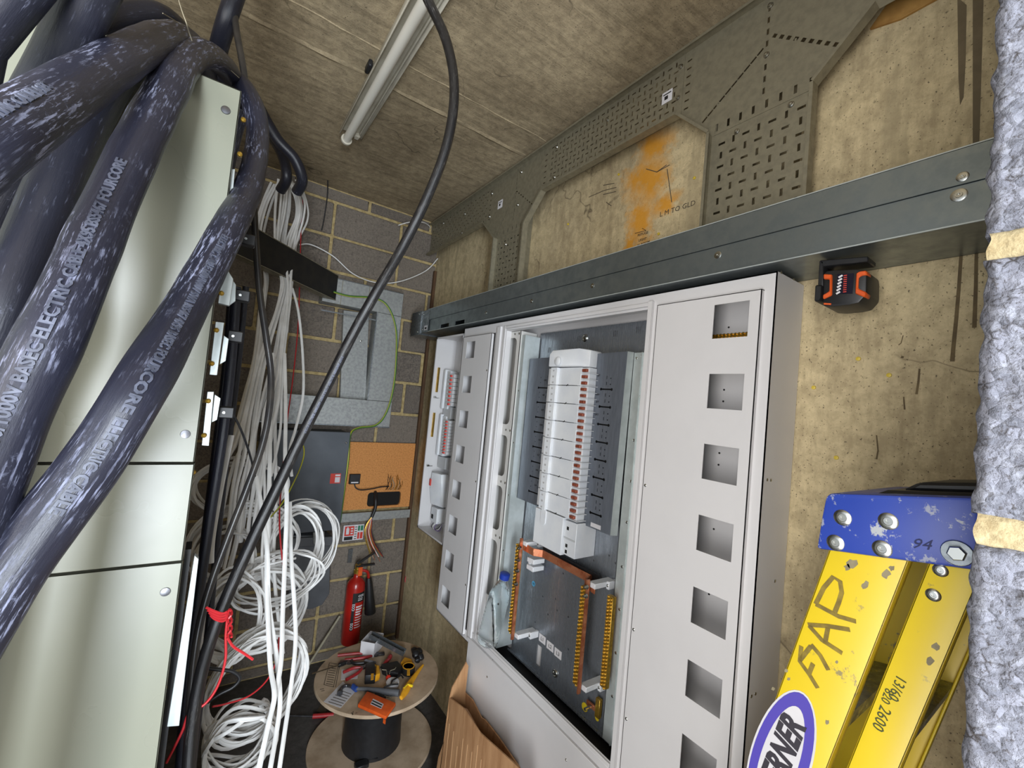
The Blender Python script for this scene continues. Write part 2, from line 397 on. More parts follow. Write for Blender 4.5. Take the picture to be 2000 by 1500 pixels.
_p = [_yz(1275, 290), _yz(1262, 350), _yz(1250, 430), _yz(1232, 480), _yz(1300, 400)]
PAINT = [(_p[0][0], _p[0][1], 0.11, 0.09), (_p[1][0], _p[1][1], 0.12, 0.14), (_p[2][0], _p[2][1], 0.085, 0.16), (_p[3][0], _p[3][1], 0.065, 0.10), (_p[4][0], _p[4][1], 0.10, 0.06)]
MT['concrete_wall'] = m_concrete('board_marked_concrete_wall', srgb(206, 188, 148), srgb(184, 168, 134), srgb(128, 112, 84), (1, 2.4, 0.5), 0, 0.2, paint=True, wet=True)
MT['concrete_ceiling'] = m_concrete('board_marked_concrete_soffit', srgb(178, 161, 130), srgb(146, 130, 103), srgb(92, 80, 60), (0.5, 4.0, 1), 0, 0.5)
MT['concrete_floor'] = m_concrete('dusty_dark_concrete_floor', srgb(88, 85, 82), srgb(68, 65, 63), srgb(46, 44, 42), (1, 1, 1), 0, 0.2)
def m_block(name, a, b_, sp, scale=1.0):
    m, nt, b = nodes(name); b.inputs['Roughness'].default_value = 0.95
    v = coord(nt)
    # each block its own tone
    oi = N(nt, 'ShaderNodeObjectInfo'); c = mix(nt, oi.outputs['Random'], a, b_)
    vo = N(nt, 'ShaderNodeTexVoronoi'); vo.inputs['Scale'].default_value = 110 * scale; nt.links.new(v, vo.inputs['Vector'])
    c = mix(nt, ramp(nt, vo.outputs['Color'], [(0.2, 0.0), (0.8, 0.55)]), c, sp)
    n = tex_noise(nt, v, 60 * scale, 6, 0.8)
    c = mix(nt, ramp(nt, n, [(0.54, 0.0), (0.66, 0.8)]), c, tuple(q * 0.25 for q in a[:3]) + (1,))
    nt.links.new(c, b.inputs['Base Color'])
    p = bump(nt, b, n, 0.6, 0.006); bump(nt, b, vo.outputs['Distance'], 0.4, 0.004, p)
    return m
MT['block'] = m_block('dark_aggregate_block', srgb(122, 113, 103), srgb(100, 92, 85), srgb(142, 131, 118))
MT['mortar'] = pm('sandy_mortar', srgb(186, 166, 120), srgb(156, 136, 92), 45, 0.95, bmp=0.8, bscale=140)
def m_aggregate():
    m, nt, b = nodes('pale_coarse_aggregate_block'); b.inputs['Roughness'].default_value = 0.95
    v = coord(nt)
    vo = N(nt, 'ShaderNodeTexVoronoi'); vo.inputs['Scale'].default_value = 120; nt.links.new(v, vo.inputs['Vector'])
    vd = N(nt, 'ShaderNodeTexVoronoi'); vd.feature = 'DISTANCE_TO_EDGE'; vd.inputs['Scale'].default_value = 120; nt.links.new(v, vd.inputs['Vector'])
    c = mix(nt, ramp(nt, vo.outputs['Color'], [(0.1, 0.0), (0.9, 1.0)]), srgb(136, 137, 148), srgb(100, 101, 110))
    n = tex_noise(nt, v, 45, 7, 0.75)
    edge = ramp(nt, vd.outputs[0], [(0.0, 1.0), (0.16, 0.0)]); pit = ramp(nt, n, [(0.50, 0.0), (0.60, 1.0)])
    mm = N(nt, 'ShaderNodeMath', operation='MULTIPLY'); nt.links.new(edge, mm.inputs[0]); nt.links.new(pit, mm.inputs[1])
    c = mix(nt, mm.outputs[0], c, srgb(48, 42, 40))
    fp = tex_noise(nt, v, 260, 4, 0.7)
    c = mix(nt, ramp(nt, fp, [(0.56, 0.0), (0.63, 0.75)]), c, srgb(66, 60, 58))
    c = mix(nt, ramp(nt, tex_noise(nt, v, 70, 6, 0.7), [(0.5, 0.0), (0.7, 0.6)]), c, srgb(166, 168, 178))
    nt.links.new(c, b.inputs['Base Color'])
    p = bump(nt, b, n, 1.0, 0.006); bump(nt, b, vd.outputs[0], 0.8, 0.004, p)
    return m
MT['aggregate'] = m_aggregate()
MT['mortar_pale'] = pm('pale_sandy_mortar', srgb(168, 153, 118), srgb(132, 114, 80), 60, 0.95, bmp=0.9, bscale=160)
MT['chipboard'] = pm('orange_brown_chipboard', srgb(214, 148, 82), srgb(184, 120, 62), 120, 0.75, bmp=0.2, bscale=240)
MT['spool_wood'] = pm('dusty_plywood_disc', srgb(198, 176, 150), srgb(168, 146, 120), 9, 0.8, bmp=0.2, bscale=90)
MT['cardboard'] = pm('brown_cardboard', srgb(174, 132, 92), srgb(150, 108, 70), 12, 0.85, bmp=0.15, bscale=60, stretch=(3, 3, 0.4))
MT['tape'] = pm('glossy_clear_tape', srgb(186, 150, 112), None, rough=0.25)
MT['brown_strip'] = pm('dark_brown_strip', srgb(92, 66, 42), srgb(70, 48, 30), 20, 0.8, stretch=(6, 6, 0.6))
def m_clear(name, tint, rough=0.05):
    m, nt, b = nodes(name); b.inputs['Base Color'].default_value = tint; b.inputs['Roughness'].default_value = rough
    b.inputs['Transmission Weight'].default_value = 1.0; b.inputs['IOR'].default_value = 1.22
    bump(nt, b, tex_noise(nt, coord(nt), 60, 3), 0.5, 0.004)
    return m
MT['pet'] = m_clear('clear_pet_plastic', (0.9, 0.96, 1.0, 1))
# ================================================================== the setting
def struct(o, label): return tag(o, label, None, None, 'structure')
wr = struct(MB().box(XR, XR + 0.16, -1.6, YB + 0.2, 0, ZC).build('wall_right', MT['concrete_wall'], smooth=0), 'board-marked tan concrete wall carrying the boards and trunking')
struct(MB().box(-2.4, XR + 0.16, -1.6, YB + 0.2, -0.1, 0).build('floor', MT['concrete_floor'], smooth=0), 'dark dusty concrete floor under the cable drum')
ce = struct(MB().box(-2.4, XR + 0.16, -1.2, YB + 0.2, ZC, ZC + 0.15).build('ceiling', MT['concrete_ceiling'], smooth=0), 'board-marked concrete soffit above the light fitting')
struct(MB().box(-1.55, -1.4, 0.9, YB + 0.2, 0, ZC).build('wall_left', MT['concrete_wall'], smooth=0), 'concrete wall behind the pale green cabinet')
# raised board seams in the soffit (run along X)
def seam(u, v, w, h, x0=-1.2, x1=1.2):
    p = W(u, v, z=ZC); m = MB(); n = 40; pts = []
    for i in range(n + 1):
        x = x0 + (x1 - x0) * i / n; j = random.uniform(-1, 1)
        pts.append((x, p.y + 0.004 * j, w * (0.75 + 0.4 * random.random()), h * (0.4 + 0.8 * random.random())))
    vs = []; fs = []
    for x, y, ww, hh in pts: vs += [(x, y - ww, ZC + 0.002), (x, y, ZC - hh), (x, y + ww, ZC + 0.002)]
    for i in range(n): fs += [(3 * i, 3 * i + 1, 3 * i + 4, 3 * i + 3), (3 * i + 1, 3 * i + 2, 3 * i + 5, 3 * i + 4)]
    m.add(vs, fs).build('board_seam', MT['concrete_ceiling'], ce)
seam(800, 190, 0.020, 0.006); seam(640, 40, 0.007, 0.003)
# ---- block wall at the back: mortar bed with single blocks
wb = struct(MB().box(-1.4, XR, YB + 0.006, YB + 0.2, 0, ZC).build('wall_back', MT['mortar'], smooth=0), 'dark blockwork end wall with sandy mortar joints')
def rough_block(L, Hh, T):
    m = MB().box(-L / 2, L / 2, 0, T, -Hh / 2, Hh / 2)
    return m.mesh('block', 0.006, 40, 1)
BLK = [rough_block(0.438, 0.213, 0.03) for _ in range(3)]
for me in BLK:
    for v in me.vertices: v.co += Vector((random.uniform(-1, 1) * .002, random.uniform(-1, 1) * .0015, random.uniform(-1, 1) * .0018))
    me.materials.append(MT['block'])
phase = {0: 0.98, 1: 1.16, 2: 1.16, 3: 1.013, 4: 1.16, 5: 0.95, 6: 1.162, 7: 0.96, 8: 1.133, 9: 1.244, 10: 1.064, 11: 1.229, 12: 0.985, 13: 0.985, 14: 1.2}
for r in range(15):
    z0 = 0.07 + 0.225 * (r - 0); z0 -= 0.0
    zb = 0.07 + 0.225 * (r - 1) if r else -0.155
    z0 = 0.07 + 0.225 * (r - 1)
    z1 = min(z0 + 0.225, ZC); z0 = max(z0, 0.0)
    j = phase[r]; xs = [XR]; x = j
    while x > -0.5:
        if x < XR - 0.02: xs.append(x)
        x -= 0.45
    for k in range(len(xs) - 1):
        b, a = xs[k], xs[k + 1]
        if k == 0: b += 0.006
        L = b - a - 0.017; Hh = z1 - z0 - 0.017
        if L < 0.03 or Hh < 0.02: continue
        place('block', random.choice(BLK), wb, ((a + b) / 2, YB + random.uniform(-0.002, 0.002), (z0 + z1) / 2), scale=(L / 0.438, 1, Hh / 0.213))
# dark brown strip in the corner
tr = MB().box(XR - 0.022, XR - 0.002, YB - 0.03, YB - 0.003, 0.05, 2.72).build('trim_1', MT['brown_strip'], bevel=0.002)
struct(tr, 'dark brown strip down the corner beside the blockwork')
MB().lathe([(0.008, 0), (0.012, 0.01), (0.013, 0.03), (0.009, 0.05)], W(793, 1138, y=YB - 0.035), (0, 0, 1), 10).build('sleeve', pm('pink_plastic_sleeve', srgb(196, 92, 92), None, rough=0.5), tr)
# ---- pier beside the camera: coarse pale blocks
wf = struct(MB().box(0.512, XR, -1.2, 0.058, 0, ZC).build('wall_front', MT['mortar_pale'], smooth=0), 'pale coarse blockwork pier at the doorway, nearest the camera')
def pier_block(y0, y1, z0, z1, fine):
    ny, nz = (int((y1 - y0) / 0.0025), int((z1 - z0) / 0.0025)) if fine else (4, 2)
    m = MB(); vs = []; fs = []
    idx = {}
    def dsp(y, z, nx):
        p = Vector((0.5 * nx, y, z))
        if not fine: return 0
        d = noise.voronoi(p * 105)[0]
        return (0.55 - d[0]) * 0.0022 + noise.noise(p * 45) * 0.0024 + noise.noise(p * 160) * 0.0010
    for j in range(nz + 1):
        for i in range(ny + 1):
            y = y0 + (y1 - y0) * i / ny; z = z0 + (z1 - z0) * j / nz
            e = min(1, min(y1 - y, z - z0, z1 - z) / 0.008) if fine else 1
            x = 0.5 + (1 - e) ** 2 * 0.007 - dsp(y, z, 1)
            yy = y + (noise.noise(Vector((1, y, z)) * 60) * 0.004 if i == ny and fine else 0)
            zz = z + (noise.noise(Vector((2, y, z)) * 60) * 0.004 if j in (0, nz) and fine else 0)
            vs.append((x, yy, zz))
    for i in range(ny + 1):          # return faces
        pass
    k = ny + 1
    fs = [(j * k + i, j * k + i + 1, (j + 1) * k + i + 1, (j + 1) * k + i) for j in range(nz) for i in range(ny)]
    n = len(vs)
    vs += [(0.60, v[1], v[2]) for v in vs[:]] if False else []
    edge = [i for i in range(ny + 1)] + [j * k + ny for j in range(1, nz + 1)] + [nz * k + i for i in range(ny - 1, -1, -1)] + [j * k for j in range(nz - 1, 0, -1)]
    base = len(vs); vs += [(0.62, vs[e][1], vs[e][2]) for e in edge]
    m_ = len(edge); fs += [(edge[i], edge[(i + 1) % m_], base + (i + 1) % m_, base + i) for i in range(m_)]
    m.add(vs, fs); m.build('block', MT['aggregate'], wf, smooth=85 if fine else 0)
PC = 0.227; zz = 1.737 - PC * 8
for r in range(14):
    z0, z1 = max(zz, 0.0) + 0.010, min(zz + PC, ZC) - 0.010
    fine = z1 > 1.4 and z0 < 2.4
    if z1 - z0 > 0.02:
        if r % 2:
            if fine: pier_block(-0.10, 0.070, z0, z1, True)
            else: pier_block(-0.10, 0.070, z0, z1, False)
            pier_block(-0.55, -0.112, z0, z1, False)
        else:
            pier_block(-0.14, 0.070, z0, z1, fine)
            pier_block(-0.59, -0.152, z0, z1, False)
    if 1.3 < zz < 2.5:      # smeared mortar standing almost flush in the joint
        vs = []; fs = []; ny, nz = 46, 12
        for j in range(nz + 1):
            for i in range(ny + 1):
                y = -0.09 + 0.158 * i / ny; hz = (0.013 + 0.007 * noise.noise(Vector((y * 22, zz, 1)))) ; z = zz + hz * (2 * j / nz - 1)
                e = 1 - abs(2 * j / nz - 1) ** 3; q = Vector((0.3, y, z))
                vs.append((0.508 - 0.0065 * e - noise.noise(q * 60) * 0.003 - noise.noise(q * 200) * 0.0015, y + (noise.noise(q * 70) * 0.004 if i == ny else 0), z))
        k = ny + 1
        fs = [(j * k + i, j * k + i + 1, (j + 1) * k + i + 1, (j + 1) * k + i) for j in range(nz) for i in range(ny)]
        MB().add(vs, fs).build('mortar_joint', MT['mortar_pale'], wf, smooth=60)
    zz += PC
# ---- marks and fixings on the concrete wall
mk = MB()
def wall_stroke(mb, pl, w): stroke(mb, [W(u, v, x=XR - 0.0005) for u, v in pl], w, (-1, 0, 0))
for pl in ([(1262, 330), (1283, 336), (1308, 322)], [(1283, 336), (1302, 322)], [(1150, 385), (1180, 372)], [(1178, 362), (1200, 358)], [(1180, 372), (1204, 366)], [(1178, 380), (1203, 374)], [(1303, 330), (1312, 395)], [(1184, 395), (1194, 402)]):
    wall_stroke(mk, pl, 0.003)
mk.build('pencil_marks', MT['pencil'], wr)
def wall_text(s, u, v, u2, v2, size, mat, name='handwriting'):
    a, b = W(u, v, x=XR - 0.001), W(u2, v2, x=XR - 0.001)
    ex = (b - a).normalized(); ey = Vector((-1, 0, 0)).cross(ex) * -1
    if ey.z < 0: ey = -ey
    m = MB(); text_on(m, s, size, a, ex, ey, 0.0003); m.build(name, mat, wr)
wall_text('L M TO GLD', 1288, 424, 1352, 402, 0.026, MT['pencil'])
wall_text('REFUGE', 1245, 462, 1275, 453, 0.014, MT['ink']); wall_text('LIGHT', 1247, 472, 1275, 464, 0.013, MT['ink']); wall_text('AL ROOM', 1244, 482, 1280, 470, 0.013, MT['ink'])
wall_stroke(mk2 := MB(), [(1240, 456), (1262, 450), (1254, 446)], 0.002); mk2.build('pencil_marks', MT['ink'], wr)
plug = MB().lathe([(0.005, 0), (0.005, 0.004), (0.002, 0.005)], (0, 0, 0), (-1, 0, 0), 8).mesh('wall_plug')
plug.materials.append(pm('yellow_wall_plug', srgb(206, 180, 60), None, rough=0.5))
for u, v in ((1590, 757), (1634, 894), (1737, 733), (1677, 701), (1209, 341), (1357, 348), (1110, 438), (1287, 457)): place('wall_plug', plug, wr, W(u, v, x=XR))
# drip runs below the trunking: hardened grout with a shape of its own
gm = pm('dried_grout_run', srgb(92, 78, 56), srgb(110, 94, 66), 30, 0.9)
for pts, w in (([(1878, 470), (1877, 500), (1873, 560), (1868, 620), (1862, 680), (1860, 706)], 0.006), ([(1907, 495), (1906, 560), (1903, 640)], 0.006), ([(1764, 655), (1760, 670), (1755, 674)], 0.002), ([(1796, 720), (1794, 745), (1790, 770)], 0.004), ([(1765, 775), (1767, 800)], 0.003), ([(1712, 850), (1715, 880), (1712, 897)], 0.003), ([(1765, 698), (1760, 697)], 0.005)):
    m = MB(); m.tube([W(u, v, x=XR) for u, v in pts], [w * (0.7 + 0.3 * i / len(pts)) * 0.7 for i in range(len(pts))], 6, flat=0.4, upv=(-1, 0, 0)); m.build('grout_run', gm, wr)
# stained timber strip at the head of the wall, right of the tray
hb = MB().prism([W(1700, 60, x=XR), W(1735, 10, x=XR), W(1830, -30, x=XR), W(1840, -4, x=XR), W(1760, 40, x=XR)], (-0.008, 0, 0)).build('trim_2', pm('bare_yellow_timber', srgb(180, 138, 74), srgb(150, 110, 54), 16, 0.8), bevel=0.001)
struct(hb, 'bare yellow timber offcut at the head of the wall')
gw = pm('dark_damp_stain', srgb(104, 92, 70), srgb(120, 106, 82), 12, 0.9)
for poly in ([(1870, -5), (1888, 10), (1886, 120), (1882, 190), (1875, 205), (1872, 150)], [(1900, 0), (1921, 0), (1912, 300), (1900, 300)]):
    MB().prism([W(u, v, x=XR - 0.0005) for u, v in poly], (-0.001, 0, 0)).build('grout_run', gw, wr)
# ================================================================== electrical boards on the right wall
def ks(y, z, x, x0=XF):
    k = x / x0; return y * k, CAM[2] + (z - CAM[2]) * k
def screw_head(mb, c, n, r=0.004, h=0.002): return mb.lathe([(r, 0), (r, h * 0.5), (r * 0.6, h)], c, n, 10)
board = thing('distribution_board', 'large white distribution board with open middle and two perforated doors under the trunking', 'distribution board', (XR, 1.32, 0.64))
BZ0, BZ1, BY0, BY1 = 0.645, 2.19, 0.507, 2.13
b = MB(); t = 0.003
b.box(XF, XR - 0.002, BY0, BY0 + t, BZ0, BZ1).box(XF, XR - 0.002, BY1 - t, BY1, BZ0, BZ1)
b.box(XF, XR - 0.002, BY0 + t, BY1 - t, BZ1 - t, BZ1).box(XF, XR - 0.002, BY0 + t, BY1 - t, BZ0, BZ0 + t)
b.box(XR - 0.012, XR - 0.008, BY0 + t, BY1 - t, BZ0 + t, BZ1 - t)
b.build('body', MT['white'], board)
# front frame with three openings
fr = MB(); plate_x(fr, [rect(BY0, BY1, BZ0, BZ1), rect(0.545, 0.845, 0.70, 2.15), rect(0.888, 1.705, 0.73, 2.145), rect(1.80, 2.10, 0.69, 2.14)], XF, 0.002)
fr.build('front_frame', MT['white'], board)
f2 = MB()
f2.box(XF - 0.012, XF, 0.868, 0.884, 0.70, 2.165).box(XF - 0.006, XF, 1.708, 1.722, 0.70, 2.165).box(XF - 0.01, XF, 1.745, 1.775, 0.68, 2.165).box(XF - 0.009, XF, 0.886, 1.70, 2.15, 2.162)
f2.box(XF, XF + 0.045, 0.884, 0.887, 0.72, 2.15).box(XF, XF + 0.03, 1.704, 1.707, 0.72, 2.15).box(XF, XF + 0.03, 0.887, 1.704, 2.142, 2.146)
f2.build('frame_trim', MT['white'], board, bevel=0.001)
# doors
def door(y0, y1, z0, z1, hy0, hy1, tops, hh, xd, name='door'):
    m = MB(); loops = [rect(y0, y1, z0, z1)]
    for zt in tops: loops.append(rect(hy0, hy1, zt - hh, zt))
    plate_x(m, loops, xd, 0.002)
    m.box(xd, XF, y0, y0 + 0.002, z0, z1).box(xd, XF, y1 - 0.002, y1, z0, z1).box(xd, XF, y0, y1, z1 - 0.002, z1).box(xd, XF, y0, y1, z0, z0 + 0.002)
    return m.build(name, MT['white'], board)
xd = 1.106
tops = [ks(0, 2.126 - 0.1932 * i, xd)[1] for i in range(8)]
dr = door(0.535, 0.846, 0.665, 2.147, 0.563, 0.658, tops, 0.094, xd)
tops2 = [ks(0, 2.111 - 0.188 * i, xd)[1] for i in range(8)]
dl = door(1.815, 2.106, 0.665, 2.137, 1.972, 2.062, tops2, 0.090, xd)
for dd, yk, zs in ((dr, 0.836, (1.99 - 0.4, 1.56 - 0.4, 0.9)), (dl, 1.825, (1.95, 1.40, 0.9))):
    for z in zs:
        m = MB(); screw_head(m, (xd, yk, z), (-1, 0, 0), 0.0045, 0.003); m.build('door_screw', MT['screw'], dd)
# base cover below the open section
bs = MB()
plate_x(bs, [rect(0.862, 1.772, 0.08, 0.66)], XF - 0.004, 0.003); bs.box(XF - 0.004, XR - 0.01, 0.862, 0.865, 0.08, 0.66).box(XF - 0.004, XR - 0.01, 1.769, 1.772, 0.08, 0.66)
bs.box(XF - 0.010, XF, 0.864, 1.772, 0.664, 0.684).box(XF - 0.004, XF, 0.864, 1.772, 0.688, 0.712).box(XF - 0.008, XF, 0.89, 1.70, 0.716, 0.728)
bs.build('base_cover', MT['white'], board, bevel=0.001)
m = MB()
for u, v in ((952, 1322), (1106, 1484), (962, 1290), (1117, 1451)): screw_head(m, W(u, v, x=XF - 0.004), (-1, 0, 0), 0.004, 0.003)
m.build('cover_screw', MT['screw'], board)
# small rivets on the side of the case
m = MB()
for u, v in ((1525, 532), (1550, 545), (1498, 937), (1505, 938), (1513, 1135), (1467, 1360), (1475, 1355)): screw_head(m, W(u, v, y=BY0), (0, -1, 0), 0.004, 0.002)
m.build('side_rivet', MT['screw'], board)
# inside: back wall of the side chambers, floor of the middle
MB().box(XF + 0.003, XR - 0.014, 0.89, 1.70, 0.655, 0.662).build('gland_plate', MT['black_steel'], board)
gd = MB()
for i in range(8):
    for j in range(2):
        q = Vector((XF + 0.05 + 0.012 * j, 1.36 - 0.014 * i, 0.662)); gd.lathe([(0.004, 0), (0.003, 0.004)], q, (0, 0, 1), 8)
gd.build('gland_studs', MT['galv'], board)
br = MB().box(XR - 0.03, XR - 0.02, 0.56, 0.74, 2.055, 2.068); sc_ = MB()
for i in range(16):
    for j in (0, 1): sc_.lathe([(0.0035, 0), (0.0035, 0.005)], (XR - 0.03, 0.566 + 0.0112 * i, 2.058 + 0.008 * j), (-1, 0, 0), 8)
bb = br.build('terminal_bar', MT['brass'], board); sc_.build('terminal_screws', MT['brass'], bb)
dv = MB()
for z in [t_ - 0.03 for t_ in tops]:
    for dz in (0.0, -0.035): dv.cyl((XR - 0.0125, 0.70, z + dz), (XR - 0.0135, 0.70, z + dz), 0.003, 8)
dv.build('fixing_holes', MT['dark_hole'], board)
# partitions either side of the middle chamber
MB().box(XF + 0.02, XR - 0.013, 0.862, 0.865, 0.66, 2.18).box(XF + 0.02, XR - 0.013, 1.772, 1.775, 0.66, 2.18).build('partition', MT['white_in'], board)
# left rail with long rounded slots
XRL = 1.150
rl = MB(); loops = [rect(1.628, 1.768, 0.70, 2.14)]
for za, zb in ((1.698, 2.110), (1.455, 1.645), (1.205, 1.407), (0.90, 1.155)): loops.append(rrect(1.654, 1.730, za, zb, 0.026))
plate_x(rl, loops, XRL, 0.0025); rl.box(XRL, 1.245, 1.628, 1.6305, 0.70, 2.14).box(XRL, 1.245, 1.7655, 1.768, 0.70, 2.14)
rail = rl.build('slotted_rail', MT['white_in'], board)
m = MB()
for z in (2.128, 1.672, 1.43, 1.18):
    for y in (1.640, 1.675, 1.712): screw_head(m, (XRL, y, z), (-1, 0, 0), 0.006, 0.003)
m.build('rail_screw', MT['screw'], rail)
es_ = MB().box(1.158, 1.160, 1.600, 1.6275, 0.70, 2.12).box(1.160, 1.245, 1.600, 1.602, 0.70, 2.12).build('edge_strip', MT['clip_steel'], board)  # whiter steel carries the bright reflection in its colour
for z in (1.86, 1.62, 1.38, 1.13, 0.9):
    q = MB(); screw_head(q, (1.158, 1.613, z), (-1, 0, 0), 0.004, 0.002); q.build('strip_screw', MT['screw'], es_)
# zinc back plate
XB = 1.250
bp = MB(); loops = [rect(0.905, 1.606, 0.672, 2.142)]
for (y, z) in ((1.52, 2.06), (1.33, 2.10), (1.13, 2.105), (1.02, 2.11)):
    for k in range(3): loops.append(rect(y + k * 0.008, y + k * 0.008 + 0.0035, z - 0.012, z + 0.012))
for u, v in ((1190, 1085), (1202, 1100), (1160, 1095), (1115, 1085), (1105, 1094), (1085, 1170), (1110, 1205), (1060, 1165), (1088, 1192), (1070, 1200), (1120, 1120), (1045, 1215), (1100, 1030 + 90), (1190, 1150), (1110, 1268)):
    p = W(u, v, x=XB); loops.append(ring(p.y, p.z, 0.0035, 8))
win = W(1049, 1262, x=XB); loops.append(rect(win.y - 0.03, win.y, win.z - 0.075, win.z + 0.01))
plate_x(bp, loops, XB, 0.0015); bp.box(XB - 0.022, XB, 0.905, 1.606, 0.672, 0.676).box(XB - 0.022, XB - 0.020, 0.905, 1.606, 0.672, 0.684)
bpo = bp.build('back_plate', MT['steel_plate'], board)
for u, v, r in ((1143, 660, 0.017), (1045, 672, 0.014), (1085, 1315, 0.016), (987, 1240, 0.015)):
    p = W(u, v, x=XB); m = MB().lathe([(r, 0), (r, 0.002), (r * 0.8, 0.006), (r * 0.62, 0.006), (r * 0.5, 0.002), (r * 0.33, 0.002), (r * 0.33, 0.008), (0.001, 0.009)], p, (-1, 0, 0), 20)
    m.build('fixing_boss', MT['screw'], bpo)
# zinc side flange right of the busbar pan
XS = 1.215
fl = MB(); plate_x(fl, [rect(0.940, 1.012, 0.69, 2.02)], XS, 0.002); fl.box(XS, XB, 1.010, 1.012, 0.69, 2.02).box(XS - 0.006, XS, 0.972, 0.974, 0.69, 2.02).box(XS - 0.010, XS, 0.940, 0.943, 0.69, 2.02)
flo = fl.build('side_flange', MT['clip_steel'], board)  # whiter steel stands in for daylight reflected on the flange
for u, v in ((1254, 695), (1243, 700), (1248, 775), (1238, 860), (1232, 940), (1224, 1020), (1215, 1107), (1210, 1190), (1203, 1275), (1196, 1360)):
    m = MB(); screw_head(m, W(u, v, x=XS), (-1, 0, 0), 0.005, 0.0025); m.build('flange_screw', MT['screw'], flo)
# busbar pan
XP = 1.19
def dumbbell(y0, y1, z):
    out = []
    for k in range(9): a = math.radians(-150 + 300 * k / 8); out.append((y1 + 0.0055 * math.cos(a), z + 0.0055 * math.sin(a)))
    for k in range(9): a = math.radians(30 + 300 * k / 8); out.append((y0 + 0.0055 * math.cos(a), z + 0.0055 * math.sin(a)))
    return out
pn = MB(); loops = [[(1.020, 2.022), (1.592, 2.012), (1.592, 1.372), (1.064 - 0.035, 1.372)]]
for i in range(8):
    z = 1.884 - 0.0655 * i
    loops.append(dumbbell(1.080, 1.132, z)); loops.append(dumbbell(1.432, 1.510, z - 0.004))
    for dz in (0.022, 0.044):
        loops.append(rect(1.106, 1.109, z + dz - 0.006, z + dz + 0.006)); loops.append(rect(1.452, 1.455, z + dz - 0.006, z + dz + 0.006))
        loops.append(ring(1.088, z + dz - 0.003, 0.0028, 8)); loops.append(ring(1.498, z + dz - 0.003, 0.0025, 8))
plate_x(pn, loops, XP, 0.0015)
pn.box(XP, XB - 0.001, 1.59, 1.5925, 1.372, 2.012)
pan = pn.build('busbar_pan', MT['pan_plate'], board)
MB().prism([(XP, 1.020, 2.022), (XS, 1.012, 2.022), (XS, 1.018, 1.372), (XP, 1.029, 1.372)], (0.0015, 0.0015, 0)).build('pan_side', MT['clip_steel'], pan)  # paler than the pan, daylight on this face put into its colour
MB().box(XP + 0.012, XP + 0.014, 1.03, 1.585, 1.38, 2.0).build('pan_backing', MT['black_steel'], pan)
ih = MB()
for s, u, v, sz in (('9', 1150, 744, 0.018), ('10', 1147, 784, 0.020), ('11', 1144, 815, 0.018), ('JET', 1167, 735, 0.010), ('LIFT', 1164, 772, 0.009), ('JET', 1164, 786, 0.010), ('LIFT', 1161, 811, 0.011)):
    text_on(ih, s, sz, W(u, v, x=XP - 0.001), (0, -1, 0), (0, 0, 1))
for i, s in enumerate(('OKT', '4/3', '2HT', 'OUT', '1HT', '1LT', '2HT', '210')):
    text_on(ih, s, 0.011, (XP - 0.0008, 1.475, 1.884 - 0.0655 * i + 0.026), (0, -1, 0), (0, 0, 1))
ih.build('handwriting', MT['ink'], pan)
lab = MB().box(XP - 0.0005, XP, 1.075, 1.125, 1.347 + 0.030, 1.347 + 0.045).build('printed_label', MT['paper'], pan)
m = MB().lathe([(0.022, 0), (0.024, 0.004), (0.018, 0.012), (0.014, 0.012), (0.013, 0.002), (0.001, 0.002)], W(1130, 1038, x=1.235), (-1, 0, 0), 24); m.build('rubber_grommet', MT['black'], board)
# breaker stack: eight three-way modules
stack = MB(); XT = 1.13
zt, zb_ = 1.962, 1.388; nmod = 8; ph = (zt - zb_) / nmod
for i in range(nmod):
    a, c = zt - i * ph - 0.0008, zt - (i + 1) * ph + 0.0008
    mod = MB().box(XT + 0.012, XP, 1.195, 1.345, c, a).box(XT + 0.028, XP, 1.362, 1.408, c, a).box(XT, XP, 1.322, 1.362, c, a).box(XT + 0.02, XP, 1.160, 1.195, c, a)
    mo = mod.build('breaker_module', MT['plastic_white'], board, bevel=0.0015)
    for k in range(3):
        zc = a - ph * (k + 0.5) / 3
        tb = MB().box(XT + 0.010, XT + 0.022, 1.166, 1.190, zc - 0.0055, zc + 0.0055); tb.build('terminal_tab', MT['breaker_copper'], mo, bevel=0.001)
        MB().box(XT + 0.012, XP, 1.150, 1.196, zc - 0.0115, zc - 0.0095).build('barrier', MT['plastic_white'], mo)
        tx = MB(); text_on(tx, 'L%d' % (k + 1), 0.009, (XT - 0.0006, 1.347, zc - 0.004), (0, -1, 0), (0, 0, 1)); tx.build('lettering', MT['pencil'], mo)
    tk = MB(); stroke(tk, [(XT + 0.0115, 1.30, c), (XT + 0.0115, 1.21, c)], 0.0012, (-1, 0, 0)); stroke(tk, [(XT + 0.0113, 1.272, c - .003), (XT + 0.0113, 1.262, c + .004)], 0.003, (-1, 0, 0)); tk.build('handwriting', MT['ink'], mo)
cp = MB().prism([(XT - 0.006, 1.372, 1.964), (XT - 0.006, 1.372, 2.015), (XT, 1.362, 2.032), (XT + 0.004, 1.21, 2.034), (XT + 0.022, 1.165, 2.028), (XT + 0.022, 1.165, 1.964), (XT, 1.21, 1.964)], (0.06, 0, 0)).build('end_cap', MT['plastic_white'], board, bevel=0.003, seg=2)
MB().cyl((XT - 0.006, 1.318, 1.985), (XT - 0.010, 1.318, 1.985), 0.018, 16, 0.012).build('cap_boss', MT['plastic_white'], cp)
lo = MB().box(XT + 0.006, XP, 1.215, 1.385, 1.246, 1.386).box(XT + 0.016, XB, 1.150, 1.215, 1.252, 1.380)
loo = lo.build('incomer_cover', MT['plastic_white'], board, bevel=0.002)
